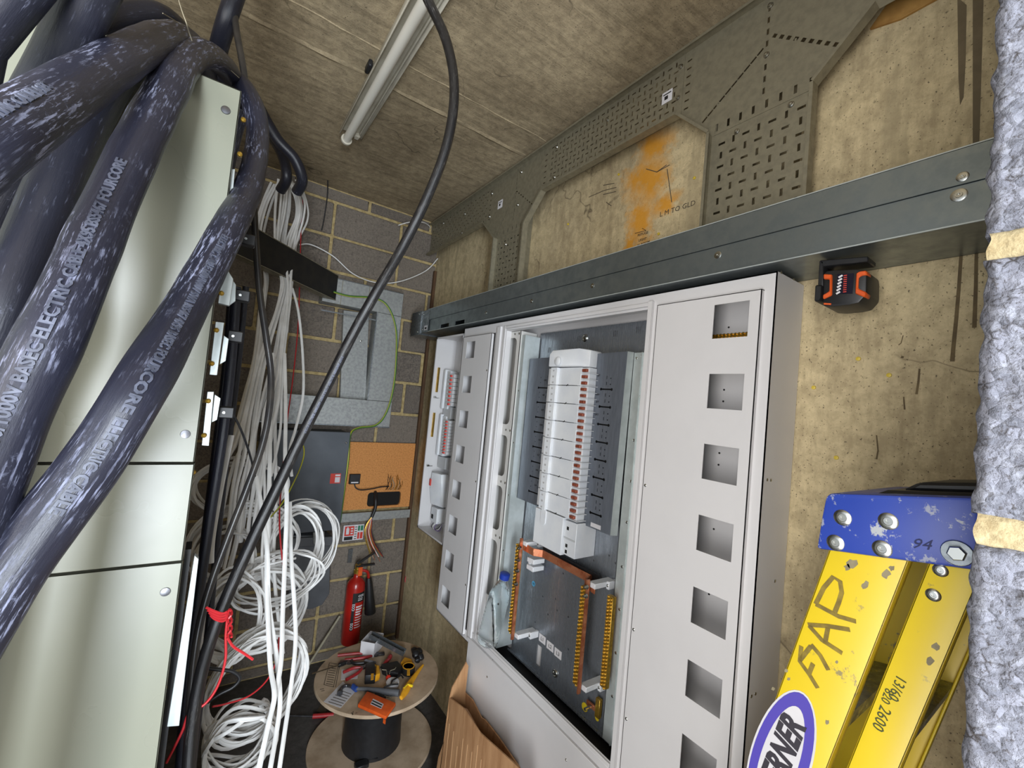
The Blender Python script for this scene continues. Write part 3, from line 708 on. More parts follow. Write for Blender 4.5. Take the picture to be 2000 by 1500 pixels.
MB().prism([(XT + 0.002, y, z) for y, z in rrect(1.315, 1.345, 1.330, 1.392, 0.013)], (0.006, 0, 0)).build('cover_ridge', MT['plastic_white'], loo)
m = MB()
for y, z in ((1.196, 1.352), (1.196, 1.288), (1.196, 1.266)): m.box(XT + 0.0145, XT + 0.018, y - 0.005, y + 0.005, z - 0.006, z + 0.006)
m.build('cover_clip_hole', MT['dark_hole'], loo)
MB().box(XT + 0.014, XT + 0.017, 1.152, 1.213, 1.312, 1.318).build('cover_step', MT['plastic_grey'], loo)
# earth and neutral terminal bars
def term_bar(y, z0, z1, n, strip, name, x=1.132, rows=2):
    m = MB().box(x, x + 0.018, y - 0.0125, y + 0.013, z0, z1)
    o = m.build(name, MT['brass'], board, bevel=0.001)
    s = MB(); d = MB()
    for i in range(n):
        z = z0 + (z1 - z0) * (i + 0.5) / n
        for k in range(rows):
            zz_ = z + (0.25 if k else -0.25) * (z1 - z0) / n
            s.lathe([(0.0044, 0), (0.0044, 0.003), (0.0036, 0.0036), (0.002, 0.0012)], (x, y + (0.0065 if k else -0.006), zz_), (-1, 0, 0), 8)
            d.cyl((x + 0.010, y + 0.0112, z), (x + 0.010, y + 0.0118, z), 0.0035, 8)
    s.build('terminal_screws', MT['brass'], o); d.build('terminal_holes', MT['dark_hole'], o)
    if strip: MB().box(x - 0.003, x + 0.010, y - 0.019, y - 0.013, z0 - 0.02, z1 + 0.03).build('copper_strip', MT['copper'], o)
    return o
tL = term_bar(1.475, 0.835, 1.205, 26, True, 'neutral_bar')
tR = term_bar(1.078, 0.850, 1.185, 26, True, 'earth_bar')
tRR = term_bar(0.985, 0.885, 1.185, 26, False, 'terminal_bar', x=1.165)
def strap(pts, w, th):
    m = MB(); P = [Vector(p) for p in pts]
    for i in range(len(P) - 1):
        d = (P[i + 1] - P[i]); c = (P[i] + P[i + 1]) / 2; n = Vector((0, 0, 1)).cross(d.normalized())
        m.obox(c, d / 2 + d.normalized() * th / 2, n * th / 2, Vector((0, 0, w / 2)))
    return m.build('copper_link', MT['copper'], board, bevel=0.0008)
strap([(1.155, 1.462, 1.196), (1.155, 1.395, 1.196), (1.185, 1.372, 1.194), (1.205, 1.115, 1.186), (1.162, 1.100, 1.186), (1.155, 1.048, 1.184)], 0.030, 0.005)
MB().box(1.208, 1.216, 1.08, 1.40, 1.172, 1.212).build('link_insulator', MT['black'], board)
def holder(y, z):
    m = MB().box(1.150, XB, y - 0.036, y - 0.004, z - 0.009, z + 0.009).box(1.205, XB, y - 0.050, y - 0.036, z - 0.014, z + 0.014)
    o = m.build('bar_holder', MT['plastic_white'], board, bevel=0.002); q = MB(); screw_head(q, (1.205, y - 0.043, z), (-1, 0, 0), 0.005, 0.003); q.build('holder_screw', MT['screw'], o)
for y, z in ((1.475, 1.212), (1.475, 0.828), (1.078, 1.195), (1.078, 0.846)): holder(y, z)
m = MB()
for z in (1.200, 1.150, 1.105, 1.05): m.lathe([(0.008, 0), (0.008, 0.006), (0.004, 0.006), (0.004, 0.016)], (1.126, 1.448, z), (-1, 0, 0), 6)
for z in (1.195, 1.165): m.lathe([(0.008, 0), (0.008, 0.006), (0.004, 0.006), (0.004, 0.016)], (1.126, 1.055, z), (-1, 0, 0), 6)
m.build('clamp_nut', MT['screw'], board)
MB().box(1.17, 1.20, 1.43, 1.445, 1.13, 1.145).box(1.16, 1.22, 1.395, 1.44, 1.142, 1.162).box(1.16, 1.22, 1.395, 1.44, 1.112, 1.132).build('cable_post', MT['plastic_white'], board, bevel=0.002)
# stickers
def disc_sticker(u, v, r, mat, txt=None):
    p = W(u, v, x=XB - 0.0006); o = MB().lathe([(r, 0), (r, 0.0004)], p, (-1, 0, 0), 20).build('round_sticker', mat, bpo)
    if txt:
        q = MB(); text_on(q, txt, r * 1.5, p + Vector((-0.0006, r * 0.5, -r * 0.5)), (0, -1, 0), (0, 0, 1), 0.0002, 0.0004); q.build('lettering', MT['ink'], o)
disc_sticker(1042, 1140, 0.011, MT['sticker_blue'], 'N'); disc_sticker(1142, 1381, 0.015, MT['sticker_yellow']); disc_sticker(1166, 1403, 0.009, MT['sticker_yellow'])
for k, s in enumerate(('L1', 'L2', 'L3')):
    a = W(1053 + 15 * k, 1243 + 14 * k, x=XB - 0.001)
    o = MB().box(a.x - 0.0006, a.x, a.y - 0.043, a.y, a.z - 0.016, a.z + 0.016).build('phase_label', MT['paper'], bpo)
    q = MB(); text_on(q, s, 0.020, (a.x - 0.001, a.y - 0.012, a.z - 0.007), (0, -1, 0), (0, 0, 1)); q.build('lettering', MT['ink'], o)
eb = MB(); p = W(1166, 1385, x=1.225); eb.box(p.x, p.x + 0.014, p.y - 0.010, p.y + 0.010, p.z - 0.03, p.z + 0.035)
ebo = eb.build('earth_block', MT['brass'], board, bevel=0.001)
MB().box(p.x + 0.004, p.x + 0.010, p.y, p.y + 0.055, p.z - 0.018, p.z - 0.002).build('copper_tail', MT['copper'], ebo)
MB().cyl((p.x, p.y + 0.03, p.z - 0.01), (p.x - 0.03, p.y + 0.03, p.z - 0.01), 0.005, 8).build('earth_stud', MT['screw'], ebo)
# ------------------------------------------------------------------ small board further along the wall
sb = thing('small_distribution_board', 'narrow open white distribution board with breaker rows beside the block wall', 'distribution board', (XR, 2.32, 0.98))
y0, y1, z0, z1 = 2.140, 2.492, 0.985, 2.165
m = MB().box(XF, XR - 0.002, y1 - 0.002, y1, z0, z1).box(XF, XR - 0.002, y0, y0 + 0.002, z0, z1).box(XF, XR - 0.002, y0, y1, z1 - 0.002, z1).box(XF, XR - 0.002, y0, y1, z0, z0 + 0.002).box(XR - 0.014, XR - 0.010, y0, y1, z0, z1)
m.box(XF, XF + 0.002, y1 - 0.012, y1, z0, z1).box(XF, XF + 0.002, y0, y1, z1 - 0.012, z1).box(XF, XF + 0.002, y0, y1, z0, z0 + 0.012)
m.build('body', MT['white'], sb)
for za, zb in ((1.823, 1.978), (1.543, 1.693)):
    o = MB().box(1.146, 1.158, y1 - 0.014, y1 - 0.002, za, zb).build('terminal_bar', MT['brass'], sb)
    s = MB()
    for i in range(20): s.lathe([(0.0026, 0), (0.0026, 0.002)], (1.152, y1 - 0.014, za + (zb - za) * (i + 0.5) / 20), (0, -1, 0), 6)
    s.build('terminal_screws', MT['dark_hole'], o)
for z in (1.785, 1.36):
    MB().box(1.135, 1.150, y1 - 0.02, y1 - 0.002, z, z + 0.01).box(1.150, 1.175, y1 - 0.012, y1 - 0.006, z, z + 0.003).build('latch', MT['screw'], sb)
def brk_row(z0, z1, n):
    car = MB().box(1.192, 1.262, 2.395, 2.470, z0 - 0.02, z1 + 0.02).box(1.180, 1.262, 2.445, 2.470, z0 - 0.02, z1 + 0.03)
    co = car.build('busbar_cover', MT['plastic_white'], sb, bevel=0.003)
    for i in range(n):
        h = (z1 - z0) / n; zc = z0 + h * (i + 0.5)
        bo = MB().box(1.178, 1.255, 2.315, 2.395, zc - h * 0.46, zc + h * 0.46).build('breaker', MT['plastic_white'], sb, bevel=0.0012)
        MB().box(1.168, 1.180, 2.338, 2.352, zc - h * 0.22, zc + h * 0.22).build('toggle', MT['sticker_red'], bo)
brk_row(1.745, 1.940, 8); brk_row(1.455, 1.660, 11)
for za, zb in ((1.665, 1.74), (1.36, 1.43)): MB().box(1.200, 1.262, 2.36, 2.465, za, zb).build('cover_plate', MT['plastic_grey'], sb, bevel=0.002)
MB().prism([(1.165, 2.46, 1.33), (1.165, 2.47, 1.22), (1.18, 2.46, 1.13), (1.21, 2.36, 1.13), (1.18, 2.36, 1.33)], (0.05, 0, 0)).build('main_switch', MT['plastic_white'], sb, bevel=0.003)
MB().box(1.160, 1.166, 2.455, 2.472, 1.245, 1.285).build('switch_label', MT['sticker_red'], sb)
ct = MB().box(1.185, 1.24, 2.37, 2.455, 1.03, 1.12).build('control_relay', MT['plastic_white'], sb, bevel=0.003)
MB().box(1.182, 1.186, 2.42, 2.44, 1.05, 1.075).build('relay_window', MT['dark_hole'], ct)
for k in range(3):
    q = MB(); q.tube(spline([(1.20, 2.41 - 0.02 * k, 1.04), (1.18, 2.42 - 0.02 * k, 1.005), (1.20, 2.39 - 0.02 * k, 0.995), (1.22, 2.36, 1.03)], 6), 0.002, 6); q.build('inner_wire', (MT['black'], MT['pvc_white'], pm('purple_wire', srgb(96, 70, 130), None, rough=.5))[k], sb)
# ------------------------------------------------------------------ trunking
XK = 1.09; KZ0, KZ1, KS = 2.203, 2.345, 2.279
tk = thing('cable_trunking', 'long grey steel trunking fixed along the wall above the white boards', 'trunking', (XR, 1.3, KZ0))
m = MB(); cut = [rect(0.062, 2.60, KZ0, KS)]
for u, v in ((868, 641), (897, 638)):
    p = W(u, v, x=XK); cut.append(rect(p.y - 0.055, p.y + 0.055, KZ0 + 0.006, KZ0 + 0.028))
plate_x(m, cut, XK, 0.0015); m.box(XK, XR - 0.002, 0.062, 2.60, KZ0, KZ0 + 0.0015).box(XK, XR - 0.002, 0.062, 2.60, KZ1 - 0.0015, KZ1).box(XR - 0.004, XR - 0.002, 0.062, 2.60, KZ0, KZ1)
m.box(XK - 0.004, XK, 0.062, 2.60, KZ0 - 0.001, KZ0 + 0.004)
m.build('trunk_body', MT['galv_lid'], tk)
lid = MB().box(XK - 0.004, XK, 0.062, 2.60, KS + 0.001, KZ1 + 0.004).box(XK - 0.004, XR - 0.05, 0.062, 2.60, KZ1 + 0.0025, KZ1 + 0.004).build('trunk_lid', MT['galv_lid'], tk)
for z_ in (KZ1 + 0.0045, KZ0 + 0.0005): MB().box(XK - 0.0052, XK - 0.0030, 0.062, 2.60, z_ - 0.0012, z_ + 0.0012).build('edge_highlight', MT['clip_steel'], tk)  # paler strips imitate highlights along the trunking edges
for u, v, r in ((1873, 381, 0.012), (1402, 498, 0.010), (1157, 558, 0.009), (1038, 588, 0.009), (949, 611, 0.009), (1880, 345, 0.009)):
    p = W(u, v, x=XK - 0.004 if v == 345 else XK)
    MB().lathe([(r, 0), (r, 0.001), (r * .85, 0.0016), (r * .45, 0.0016), (r * .42, 0.003), (r * .2, 0.003), (r * .18, 0.001), (0.0003, 0.001)], p, (-1, 0, 0), 18).build('trunk_screw', MT['screw'], tk)
e = MB().box(XK - 0.006, XR - 0.002, 2.60, 2.76, KZ0 - 0.002, KZ0).box(XK - 0.006, XR - 0.002, 2.60, 2.76, KZ1, KZ1 + 0.002).box(XK - 0.006, XK - 0.004, 2.56, 2.68, KZ0 - 0.002, KZ1 + 0.002)
e.box(XK - 0.012, XR - 0.002, 2.68, 2.84, KZ0 - 0.012, KZ1 + 0.006)
eo = e.build('end_connector', MT['galv'], tk, bevel=0.001)
m = MB()
for y, z in ((2.66, KZ0 + 0.02), (2.66, KZ1 - 0.02), (2.72, KZ0 + 0.01), (2.72, KZ1 - 0.012)): screw_head(m, (XK - 0.006 if y < 2.68 else XK - 0.012, y, z), (-1, 0, 0), 0.007, 0.004)
m.build('connector_screw', MT['screw'], eo)
MB().box(XK - 0.0066, XK - 0.006, 2.575, 2.625, KZ0 + 0.012, KZ0 + 0.042).build('maker_label', MT['paper'], eo)
MB().box(XK - 0.0072, XK - 0.0066, 2.585, 2.612, KZ0 + 0.018, KZ0 + 0.030).build('label_print', MT['ink'], eo)
# ------------------------------------------------------------------ perforated tray
XT0 = 1.205; FL = 0.030      # plate plane, flange depth
KT = XT0 / 1.25
def tz(z): return CAM[2] + (z - CAM[2]) * KT
TZ0, TZ1 = tz(2.858), 3.047
def tile_slots(loops, y0, y1, z0, z1, p, sl, sw, par=0):
    ny = int((y1 - y0) / p); nz = int((z1 - z0) / p); oy = (y1 - y0 - ny * p) / 2; oz = (z1 - z0 - nz * p) / 2
    for i in range(ny):
        for j in range(nz):
            cy, cz = y0 + oy + p * (i + .5), z0 + oz + p * (j + .5)
            if (i + j + par) % 2: loops.append(rect(cy - sl / 2, cy + sl / 2, cz - sw / 2, cz + sw / 2))
            else: loops.append(rect(cy - sw / 2, cy + sw / 2, cz - sl / 2, cz + sl / 2))
def dashes(loops, a, b, n, L, w):
    a, b = Vector(a), Vector(b); d = (b - a).normalized(); q = Vector((-d.y, d.x))
    for i in range(n):
        c = a.lerp(b, i / (n - 1)); loops.append([tuple(c + d * (s * L / 2) + q * (t_ * w / 2)) for s, t_ in ((-1, -1), (1, -1), (1, 1), (-1, 1))])
def flange(m, pts):
    """upstand along a polyline of (y, z)"""
    for (a, b_) in zip(pts[:-1], pts[1:]):
        a, b_ = Vector(a), Vector(b_); d = (b_ - a).normalized(); q = Vector((-d.y, d.x)) * 0.001
        m.prism([(XT0, *(a - q)), (XT0, *(b_ - q)), (XT0, *(b_ + q)), (XT0, *(a + q))], (-FL, 0, 0))
        r = Vector((-d.y, d.x)) * 0.008      # returned lip
        m.prism([(XT0 - FL, *a), (XT0 - FL, *b_), (XT0 - FL, *(b_ + r)), (XT0 - FL, *(a + r))], (0.0015, 0, 0))
tray = thing('cable_tray', 'perforated grey cable tray under the soffit with two branches dropping to the trunking', 'cable tray', (XR, 1.5, TZ0))
def tray_part(name, outline, holes, flanges):
    m = MB(); plate_x(m, [outline] + holes, XT0, 0.0015)
    for f in flanges: flange(m, f)
    return m.build(name, MT['galv_dark'], tray)
# far run
h = []; tile_slots(h, 2.235 * KT, 2.955, TZ0 + 0.006, TZ1 - 0.006, 0.0245, 0.017, 0.0055)
far = tray_part('tray_length', rect(2.235 * KT, 2.96, TZ0, TZ1), h, [[(2.235 * KT, TZ0), (2.96, TZ0)], [(2.96, TZ1), (2.235 * KT, TZ1)]])
# tee 1 (branch y 1.80-2.09)
T1a, T1b, ZT = 1.800 * KT, 2.092 * KT, tz(2.730)
o1 = [(1.672 * KT, TZ0), (1.672 * KT, TZ1), (2.235 * KT, TZ1), (2.235 * KT, TZ0), (T1b, ZT), (T1a, ZT)]
h = []; yc = (T1a + T1b) / 2
dashes(h, (yc, 3.03), (yc, ZT + 0.07), 12, 0.016, 0.0055); dashes(h, (yc - 0.01, tz(2.955)), (T1a - 0.035, ZT + 0.085), 9, 0.016, 0.006); dashes(h, (yc + 0.012, tz(2.945)), (T1b - 0.005, ZT + 0.06), 9, 0.016, 0.005)
for i in range(7): h.append(rect(T1a + 0.02 + i * 0.04, T1a + 0.026 + i * 0.04, ZT + 0.012, ZT + 0.032))
for i in range(7): h.append(rect(2.205 * KT, 2.222 * KT, TZ0 + 0.02 + i * 0.028, TZ0 + 0.026 + i * 0.028)); h.append(rect(1.685 * KT, 1.702 * KT, TZ0 + 0.02 + i * 0.028, TZ0 + 0.026 + i * 0.028))
tray_part('tray_tee', o1, h, [[(T1b, ZT), (2.235 * KT, TZ0)], [(1.672 * KT, TZ0), (T1a, ZT)], [(2.235 * KT, TZ1), (1.672 * KT, TZ1)]])
h = []; tile_slots(h, T1a + 0.004, T1b - 0.004, 2.365, ZT - 0.004, 0.0300, 0.018, 0.006)
tray_part('tray_branch', rect(T1a, T1b, 2.353, ZT), h, [[(T1b, 2.353), (T1b, ZT)], [(T1a, ZT), (T1a, 2.353)]])
# middle run
h = []; tile_slots(h, 0.93 * KT, 1.672 * KT, TZ0 + 0.006, TZ1 - 0.006, 0.0265, 0.018, 0.0058, 1)
mid = tray_part('tray_length', rect(0.925 * KT, 1.672 * KT, TZ0, TZ1), h, [[(0.925 * KT, TZ0), (1.672 * KT, TZ0)], [(1.672 * KT, TZ1), (0.925 * KT, TZ1)]])
# tee 2 (branch y .497-.797)
T2a, T2b = 0.497 * KT, 0.797 * KT
o2 = [(0.062, TZ1), (0.925 * KT, TZ1), (0.925 * KT, TZ0), (T2b, ZT), (T2a, ZT), (0.372 * KT, TZ0), (0.062, TZ0)]
h = []; yc = 0.64 * KT
dashes(h, (yc, 3.01), (yc, ZT + 0.065), 8, 0.018, 0.0065); dashes(h, (yc + 0.018, tz(2.93)), (T2b + 0.03, ZT + 0.07), 10, 0.020, 0.0065); dashes(h, (yc - 0.02, tz(2.955)), (T2a - 0.035, ZT + 0.090), 9, 0.013, 0.010)
for i in range(8): h.append(rect(T2a + 0.012 + i * 0.037, T2a + 0.020 + i * 0.037, ZT + 0.010, ZT + 0.034))
for i in range(7): h.append(rect(0.895 * KT, 0.912 * KT, TZ0 + 0.02 + i * 0.028, TZ0 + 0.026 + i * 0.028))
tray_part('tray_tee', o2, h, [[(T2b, ZT), (0.925 * KT, TZ0)], [(0.372 * KT, TZ0), (T2a, ZT)], [(0.925 * KT, TZ1), (0.062, TZ1)]])
h = []; tile_slots(h, T2a + 0.004, T2b - 0.004, 2.37, ZT - 0.006, 0.0365, 0.021, 0.0075)
tray_part('tray_branch', rect(T2a, T2b, 2.353, ZT), h, [[(T2b, 2.353), (T2b, ZT)], [(T2a, ZT), (T2a, 2.353)]])
for ya, yb, za, zb in ((0.922 * KT, 0.926 * KT, TZ0, TZ1), (T2a, T2b, ZT - 0.002, ZT + 0.002), (T1a, T1b, ZT - 0.002, ZT + 0.002)):
    MB().box(XT0 - 0.002, XT0, ya, yb, za, zb).build('joint_strip', MT['galv_dark'], tray)
sm = MB().lathe([(0.009, 0), (0.008, 0.002), (0.005, 0.003), (0.0045, 0.007), (0.001, 0.008)], (0, 0, 0), (-1, 0, 0), 12).mesh('tray_bolt'); sm.materials.append(MT['screw'])
for u, v in ((1505, 11), (1497, 107), (1330, 130), (1324, 191), (1186, 234), (1181, 300), (1087, 287), (1082, 346), (1018, 336), (1011, 400), (961, 378), (956, 423), (908, 418), (902, 455), (866, 436), (862, 478), (1439, 257), (1545, 204), (1585, 183), (1019, 462), (987, 477)):
    place('tray_bolt', sm, tray, W(u, v, x=XT0))
for nm, u, v, s in (('rating_label', 1303, 189, 1.0), ('rating_label', 977, 399, 1.1)):
    p = W(u, v, x=XT0 - 0.001); o = MB().box(p.x - 0.0006, p.x, p.y - 0.021 * s, p.y + 0.021 * s, p.z - 0.021 * s, p.z + 0.021 * s).build(nm, MT['paper'], tray)
    MB().box(p.x - 0.0012, p.x - 0.0006, p.y - 0.004, p.y + 0.010, p.z - 0.009, p.z + 0.004).box(p.x - 0.0012, p.x - 0.0006, p.y - 0.016, p.y + 0.016, p.z + 0.009, p.z + 0.013).build('label_print', MT['ink'], o)
# unseen strips added between tray and wall, blocking light so the slots stay dark
for y0_, y1_, z0_, z1_ in ((1.0, 1.55, TZ0 + 0.055, TZ0 + 0.06), (2.2, 2.9, TZ0 + 0.055, TZ0 + 0.06), (T2a + 0.06, T2a + 0.065, 2.36, TZ0 + 0.05), (T2b - 0.012, T2b - 0.007, 2.36, TZ0), (T1a + 0.06, T1a + 0.065, 2.36, TZ0 + 0.05), (T1b - 0.012, T1b - 0.007, 2.36, TZ0)):
    MB().box(XT0 + 0.002, XR - 0.001, y0_, y1_, z0_, z1_).build('gap_baffle', MT['galv_dark'], tray)
# ================================================================== pale green switch cabinet
YC = 0.80
cab = thing('switch_cabinet', 'tall pale grey-green metal switch cabinet behind the thick black cables', 'cabinet', (-0.5, YC + 0.25, 0))
xr = W(390, 820, y=YC).x
z_top, z_s1, z_s2 = W(471, 177, y=YC).z, W(380, 904, y=YC).z, W(356, 1096, y=YC).z
MB().box(-0.95, xr - 0.012, YC + 0.012, YC + 0.40, 0.02, z_top - 0.012).build('cabinet_body', MT['black_steel'], cab)
for za, zb, dx in ((z_s1 + 0.001, z_top, 0), (z_s2 + 0.001, z_s1 - 0.0012, 0.001), (0.06, z_s2 - 0.0012, 0.0015)):
    m = MB().box(-0.95, xr + dx, YC, YC + 0.0025, za, zb).box(xr + dx - 0.0025, xr + dx, YC, YC + 0.018, za, zb).box(-0.95, xr + dx, YC, YC + 0.018, zb - 0.0025, zb)
    m.build('front_panel', MT['green'], cab, bevel=0.0008)
for u, v in ((441, 215), (362, 848), (323, 1156)):
    MB().lathe([(0.0065, 0), (0.006, 0.0012), (0.003, 0.0016)], W(u, v, y=YC), (0, -1, 0), 16).build('panel_screw', MT['tool_steel'], cab)
def sidepoly(px, y, th, mat, name, parent): return MB().prism([W(u, v, y=y) for u, v in px], (0, th, 0)).build(name, mat, parent, bevel=0.0006)
for k, px in enumerate(([(437, 515), (456, 545), (448, 597), (426, 592)], [(421, 628), (438, 630), (424, 733), (409, 732)], [(405, 765), (418, 765), (408, 871), (394, 870)], [(380, 1085), (388, 1092), (350, 1418), (326, 1420)], [(452, 330), (459, 330), (450, 430), (443, 432)])):
    hp = sidepoly(px, YC + 0.020, 0.012, MT['clip_steel'], 'hinge_plate', cab)
for u, v in ((431, 573), (421, 645), (412, 710), (405, 783), (397, 850), (376, 922), (474, 235), (467, 302)):
    MB().lathe([(0.0035, 0), (0.0038, 0.004), (0.002, 0.006)], W(u, v, y=YC + 0.02), (0.3, -1, 0), 10).build('hinge_bolt', MT['brass'], cab)
for px in ([(450, 540), (461, 556), (460, 588), (446, 598)], [(437, 655), (447, 662), (441, 705), (429, 712)], [(419, 770), (431, 778), (424, 820), (412, 826)]):
    sidepoly(px, YC + 0.035, 0.004, MT['clip_steel'], 'hinge_tab', cab)
for u, v in ((473, 577), (459, 657), (441, 806), (484, 467)):
    p = W(u, v, y=YC + 0.075); o = MB().box(p.x - 0.011, p.x + 0.012, p.y, p.y + 0.02, p.z - 0.010, p.z + 0.010).build('cable_clip', MT['black'], cab, bevel=0.002)
    MB().cyl((p.x - 0.003, p.y, p.z), (p.x - 0.003, p.y - 0.0012, p.z), 0.0022, 8).build('clip_pin', MT['screw'], o)
MB().box(xr + 0.002, xr + 0.010, YC + 0.05, YC + 0.09, 0.05, z_s2).build('side_post', MT['black_steel'], cab)
# ================================================================== cables
LET = pm('embossed_sheath_lettering', srgb(92, 96, 112), srgb(60, 63, 76), 60, 0.5)
def run_on(P, how):
    """carry a cable on past the part that shows: down to the floor, up to the soffit or down behind the cabinet"""
    e = P[-1]
    if how == 'floor':
        q = [tuple(e), (e.x - 0.03, e.y, e.z * 0.55), (e.x - 0.06, e.y + 0.02, 0.16), (e.x - 0.16, e.y - 0.02, 0.03), (e.x - 0.45, e.y - 0.12, 0.03), (e.x - 0.85, e.y - 0.2, 0.03)]
    elif how == 'drop':
        q = [tuple(e), (e.x, e.y, e.z * 0.5), (e.x - 0.005, e.y + 0.01, 0.02)]
    elif how == 'soffit':
        q = [tuple(e), (e.x + 0.02, e.y, (e.z + ZC) / 2), (e.x + 0.03, e.y + 0.01, ZC - 0.004)]
    else:
        q = [tuple(e), (e.x - 0.02, max(e.y + 0.06, 1.27), e.z - 0.12), (e.x - 0.03, max(e.y + 0.06, 1.27), e.z - 0.5), (e.x - 0.03, max(e.y + 0.06, 1.27), 0.9)]
    return P + [Vector(t) for t in spline(q, 6)[1:]]
def cable(name, label, pts, dia, mat, group=None, n=20, k=10, cat='cable', lumpy=0.0, flat=None, a=None, b=None):
    S = spline(pts, k); P = [W(u, v, d=d) for u, v, d in S]
    cable.skip = 0.0
    if b: P = run_on(P, b)
    if a:
        m0 = len(P); P = run_on(P[::-1], a)[::-1]
        cable.skip = sum((P[i + 1] - P[i]).length for i in range(len(P) - m0))
    R = [dia / 2 * (1 + lumpy * noise.noise(p * 18)) for p in P]
    m = MB(); m.tube(P, R, n, flat)
    o = m.build(name, mat, smooth=60); tag(o, label, cat, group)
    return o, m
def wrap_text(o, m, s, size, s0, off=0.0, rev=False, h=0.0007):
    vs, fs = text_geo(s, size, 0.0006, 0.0004)
    F, L = m.frames, m.arc; out = []
    for p in vs:
        a = s0 + (-p[0] if rev else p[0])
        i = 0
        a = max(0.0, min(a, L[-1] - 1e-4))
        while i < len(L) - 2 and L[i + 1] < a: i += 1
        t = (a - L[i]) / max(L[i + 1] - L[i], 1e-9)
        P = F[i][0].lerp(F[i + 1][0], t); T = F[i][1].lerp(F[i + 1][1], t).normalized(); R = F[i][4] * (1 - t) + F[i + 1][4] * t
        nc = CAM - P; nc = (nc - T * nc.dot(T)).normalized(); up = nc.cross(T)
        if rev: up = -up
        ph = (p[1] + off) / R
        out.append(P + (nc * math.cos(ph) + up * math.sin(ph)) * (R + h + p[2]))
    MB().add(out, fs).build('embossed_lettering', LET, o)
HV = 'thick black supply cables'
oA, mA = cable('power_cable', 'thick scuffed black cable arching highest across the top of the green cabinet', [(-200, 420, .24), (-90, 332, .265), (0, 266, .29), (80, 215, .335), (160, 163, .40), (240, 115, .48), (305, 80, .585), (350, 74, .69), (385, 100, .80), (405, 160, .95)], 0.042, MT['cable'], HV, 24, lumpy=0.05, a='floor', b='behind'); sA = cable.skip
oB, mB = cable('power_cable', 'thick black cable with embossed lettering rising up the middle of the green cabinet', [(-80, 1060, .30), (-10, 900, .32), (57, 750, .34), (128, 600, .365), (193, 450, .415), (262, 300, .47), (325, 180, .545), (357, 125, .62), (392, 104, .71), (425, 118, .82), (452, 150, .95), (475, 200, 1.1)], 0.043, MT['cable'], HV, 24, lumpy=0.06, a='floor', b='behind'); sB = cable.skip
oC, mC = cable('power_cable', 'thick black cable looping round the right corner of the green cabinet', [(-90, 1300, .30), (0, 1150, .315), (90, 1025, .33), (187, 895, .35), (277, 750, .375), (364, 600, .48), (443, 452, .60), (484, 370, .73), (503, 280, .87), (497, 215, .91), (476, 172, .95), (452, 150, 1.0), (430, 140, 1.1)], 0.042, MT['cable'], HV, 24, lumpy=0.05, a='floor', b='behind'); sC = cable.skip
wrap_text(oB, mB, '600/1000V BASEC ELECTRIC CABLE 4X95 BS5467 FOURCORE', 0.0115, sB + 0.06, 0.002)
wrap_text(oC, mC, 'ELECTRIC CABLE 600/1000V SWA BS5467 4X95 BASEC FOURCORE ELECTRIC CABLE', 0.0105, sC + 0.50, -0.003, True)
wrap_text(oA, mA, 'ELECTRIC CABLE BASEC', 0.009, sA + 0.06, 0.006)
cable('power_cable', 'dark black cable running down behind the two lettered cables, left of the pale cabinet face', [(262, 104, .62), (225, 140, .56), (185, 205, .53), (135, 300, .49), (75, 445, .455), (15, 600, .42), (-80, 840, .40)], 0.046, MT['cable_dark'], HV, lumpy=0.05, b='floor')
cable('power_cable', 'dark black cable low at the left edge, outermost on the cabinet', [(205, 138, .60), (170, 162, .565), (105, 240, .525), (40, 350, .495), (-30, 480, .48), (-120, 660, .46)], 0.046, MT['cable_dark'], HV, lumpy=0.05, b='floor')
cable('power_cable', 'dusty blue-black cable coming down from the top left corner behind the arching cable', [(188, -40, .42), (158, 25, .435), (120, 100, .46), (75, 180, .48), (20, 280, .49), (-60, 420, .48)], 0.042, MT['cable_dark'], HV, lumpy=0.03, a='soffit', b='floor')
cable('power_cable', 'short stretch of black cable cutting across the extreme top left corner', [(60, -60, .38), (5, 10, .39), (-50, 80, .40)], 0.042, MT['cable_dark'], HV, a='soffit', b='floor')
cable('power_cable', 'black cable in shadow between the white post and the dusty cable', [(120, -60, .62), (85, 40, .62), (55, 130, .62), (20, 240, .56), (-50, 360, .52)], 0.055, MT['cable_dark'], HV, a='soffit', b='floor')
cable('power_cable', 'shadowed black cable bending over behind the highest arch', [(130, 75, .72), (200, 42, .78), (270, 24, .84), (320, 32, .90), (360, 70, 1.0), (385, 120, 1.1)], 0.042, MT['cable_dark'], HV, b='behind')
cable('power_cable', 'thick black cable dropping from the soffit behind the cabinet corner', [(470, -40, 1.0), (446, 30, 1.0), (428, 90, 1.04), (415, 150, 1.1)], 0.040, MT['cable_dark'], HV, a='soffit', b='behind')
cable('power_cable', 'coiled black cable ends bunched under the soffit above the white cables', [(500, 200, 1.9), (540, 270, 1.95), (575, 310, 2.0), (590, 350, 2.05), (580, 375, 2.1)], 0.05, MT['cable_dark'], HV)
cable('power_cable', 'second coiled black cable end bunched under the soffit', [(520, 250, 2.2), (550, 300, 2.2), (560, 345, 2.2), (548, 372, 2.25)], 0.05, MT['cable_dark'], HV)
MB_ = None
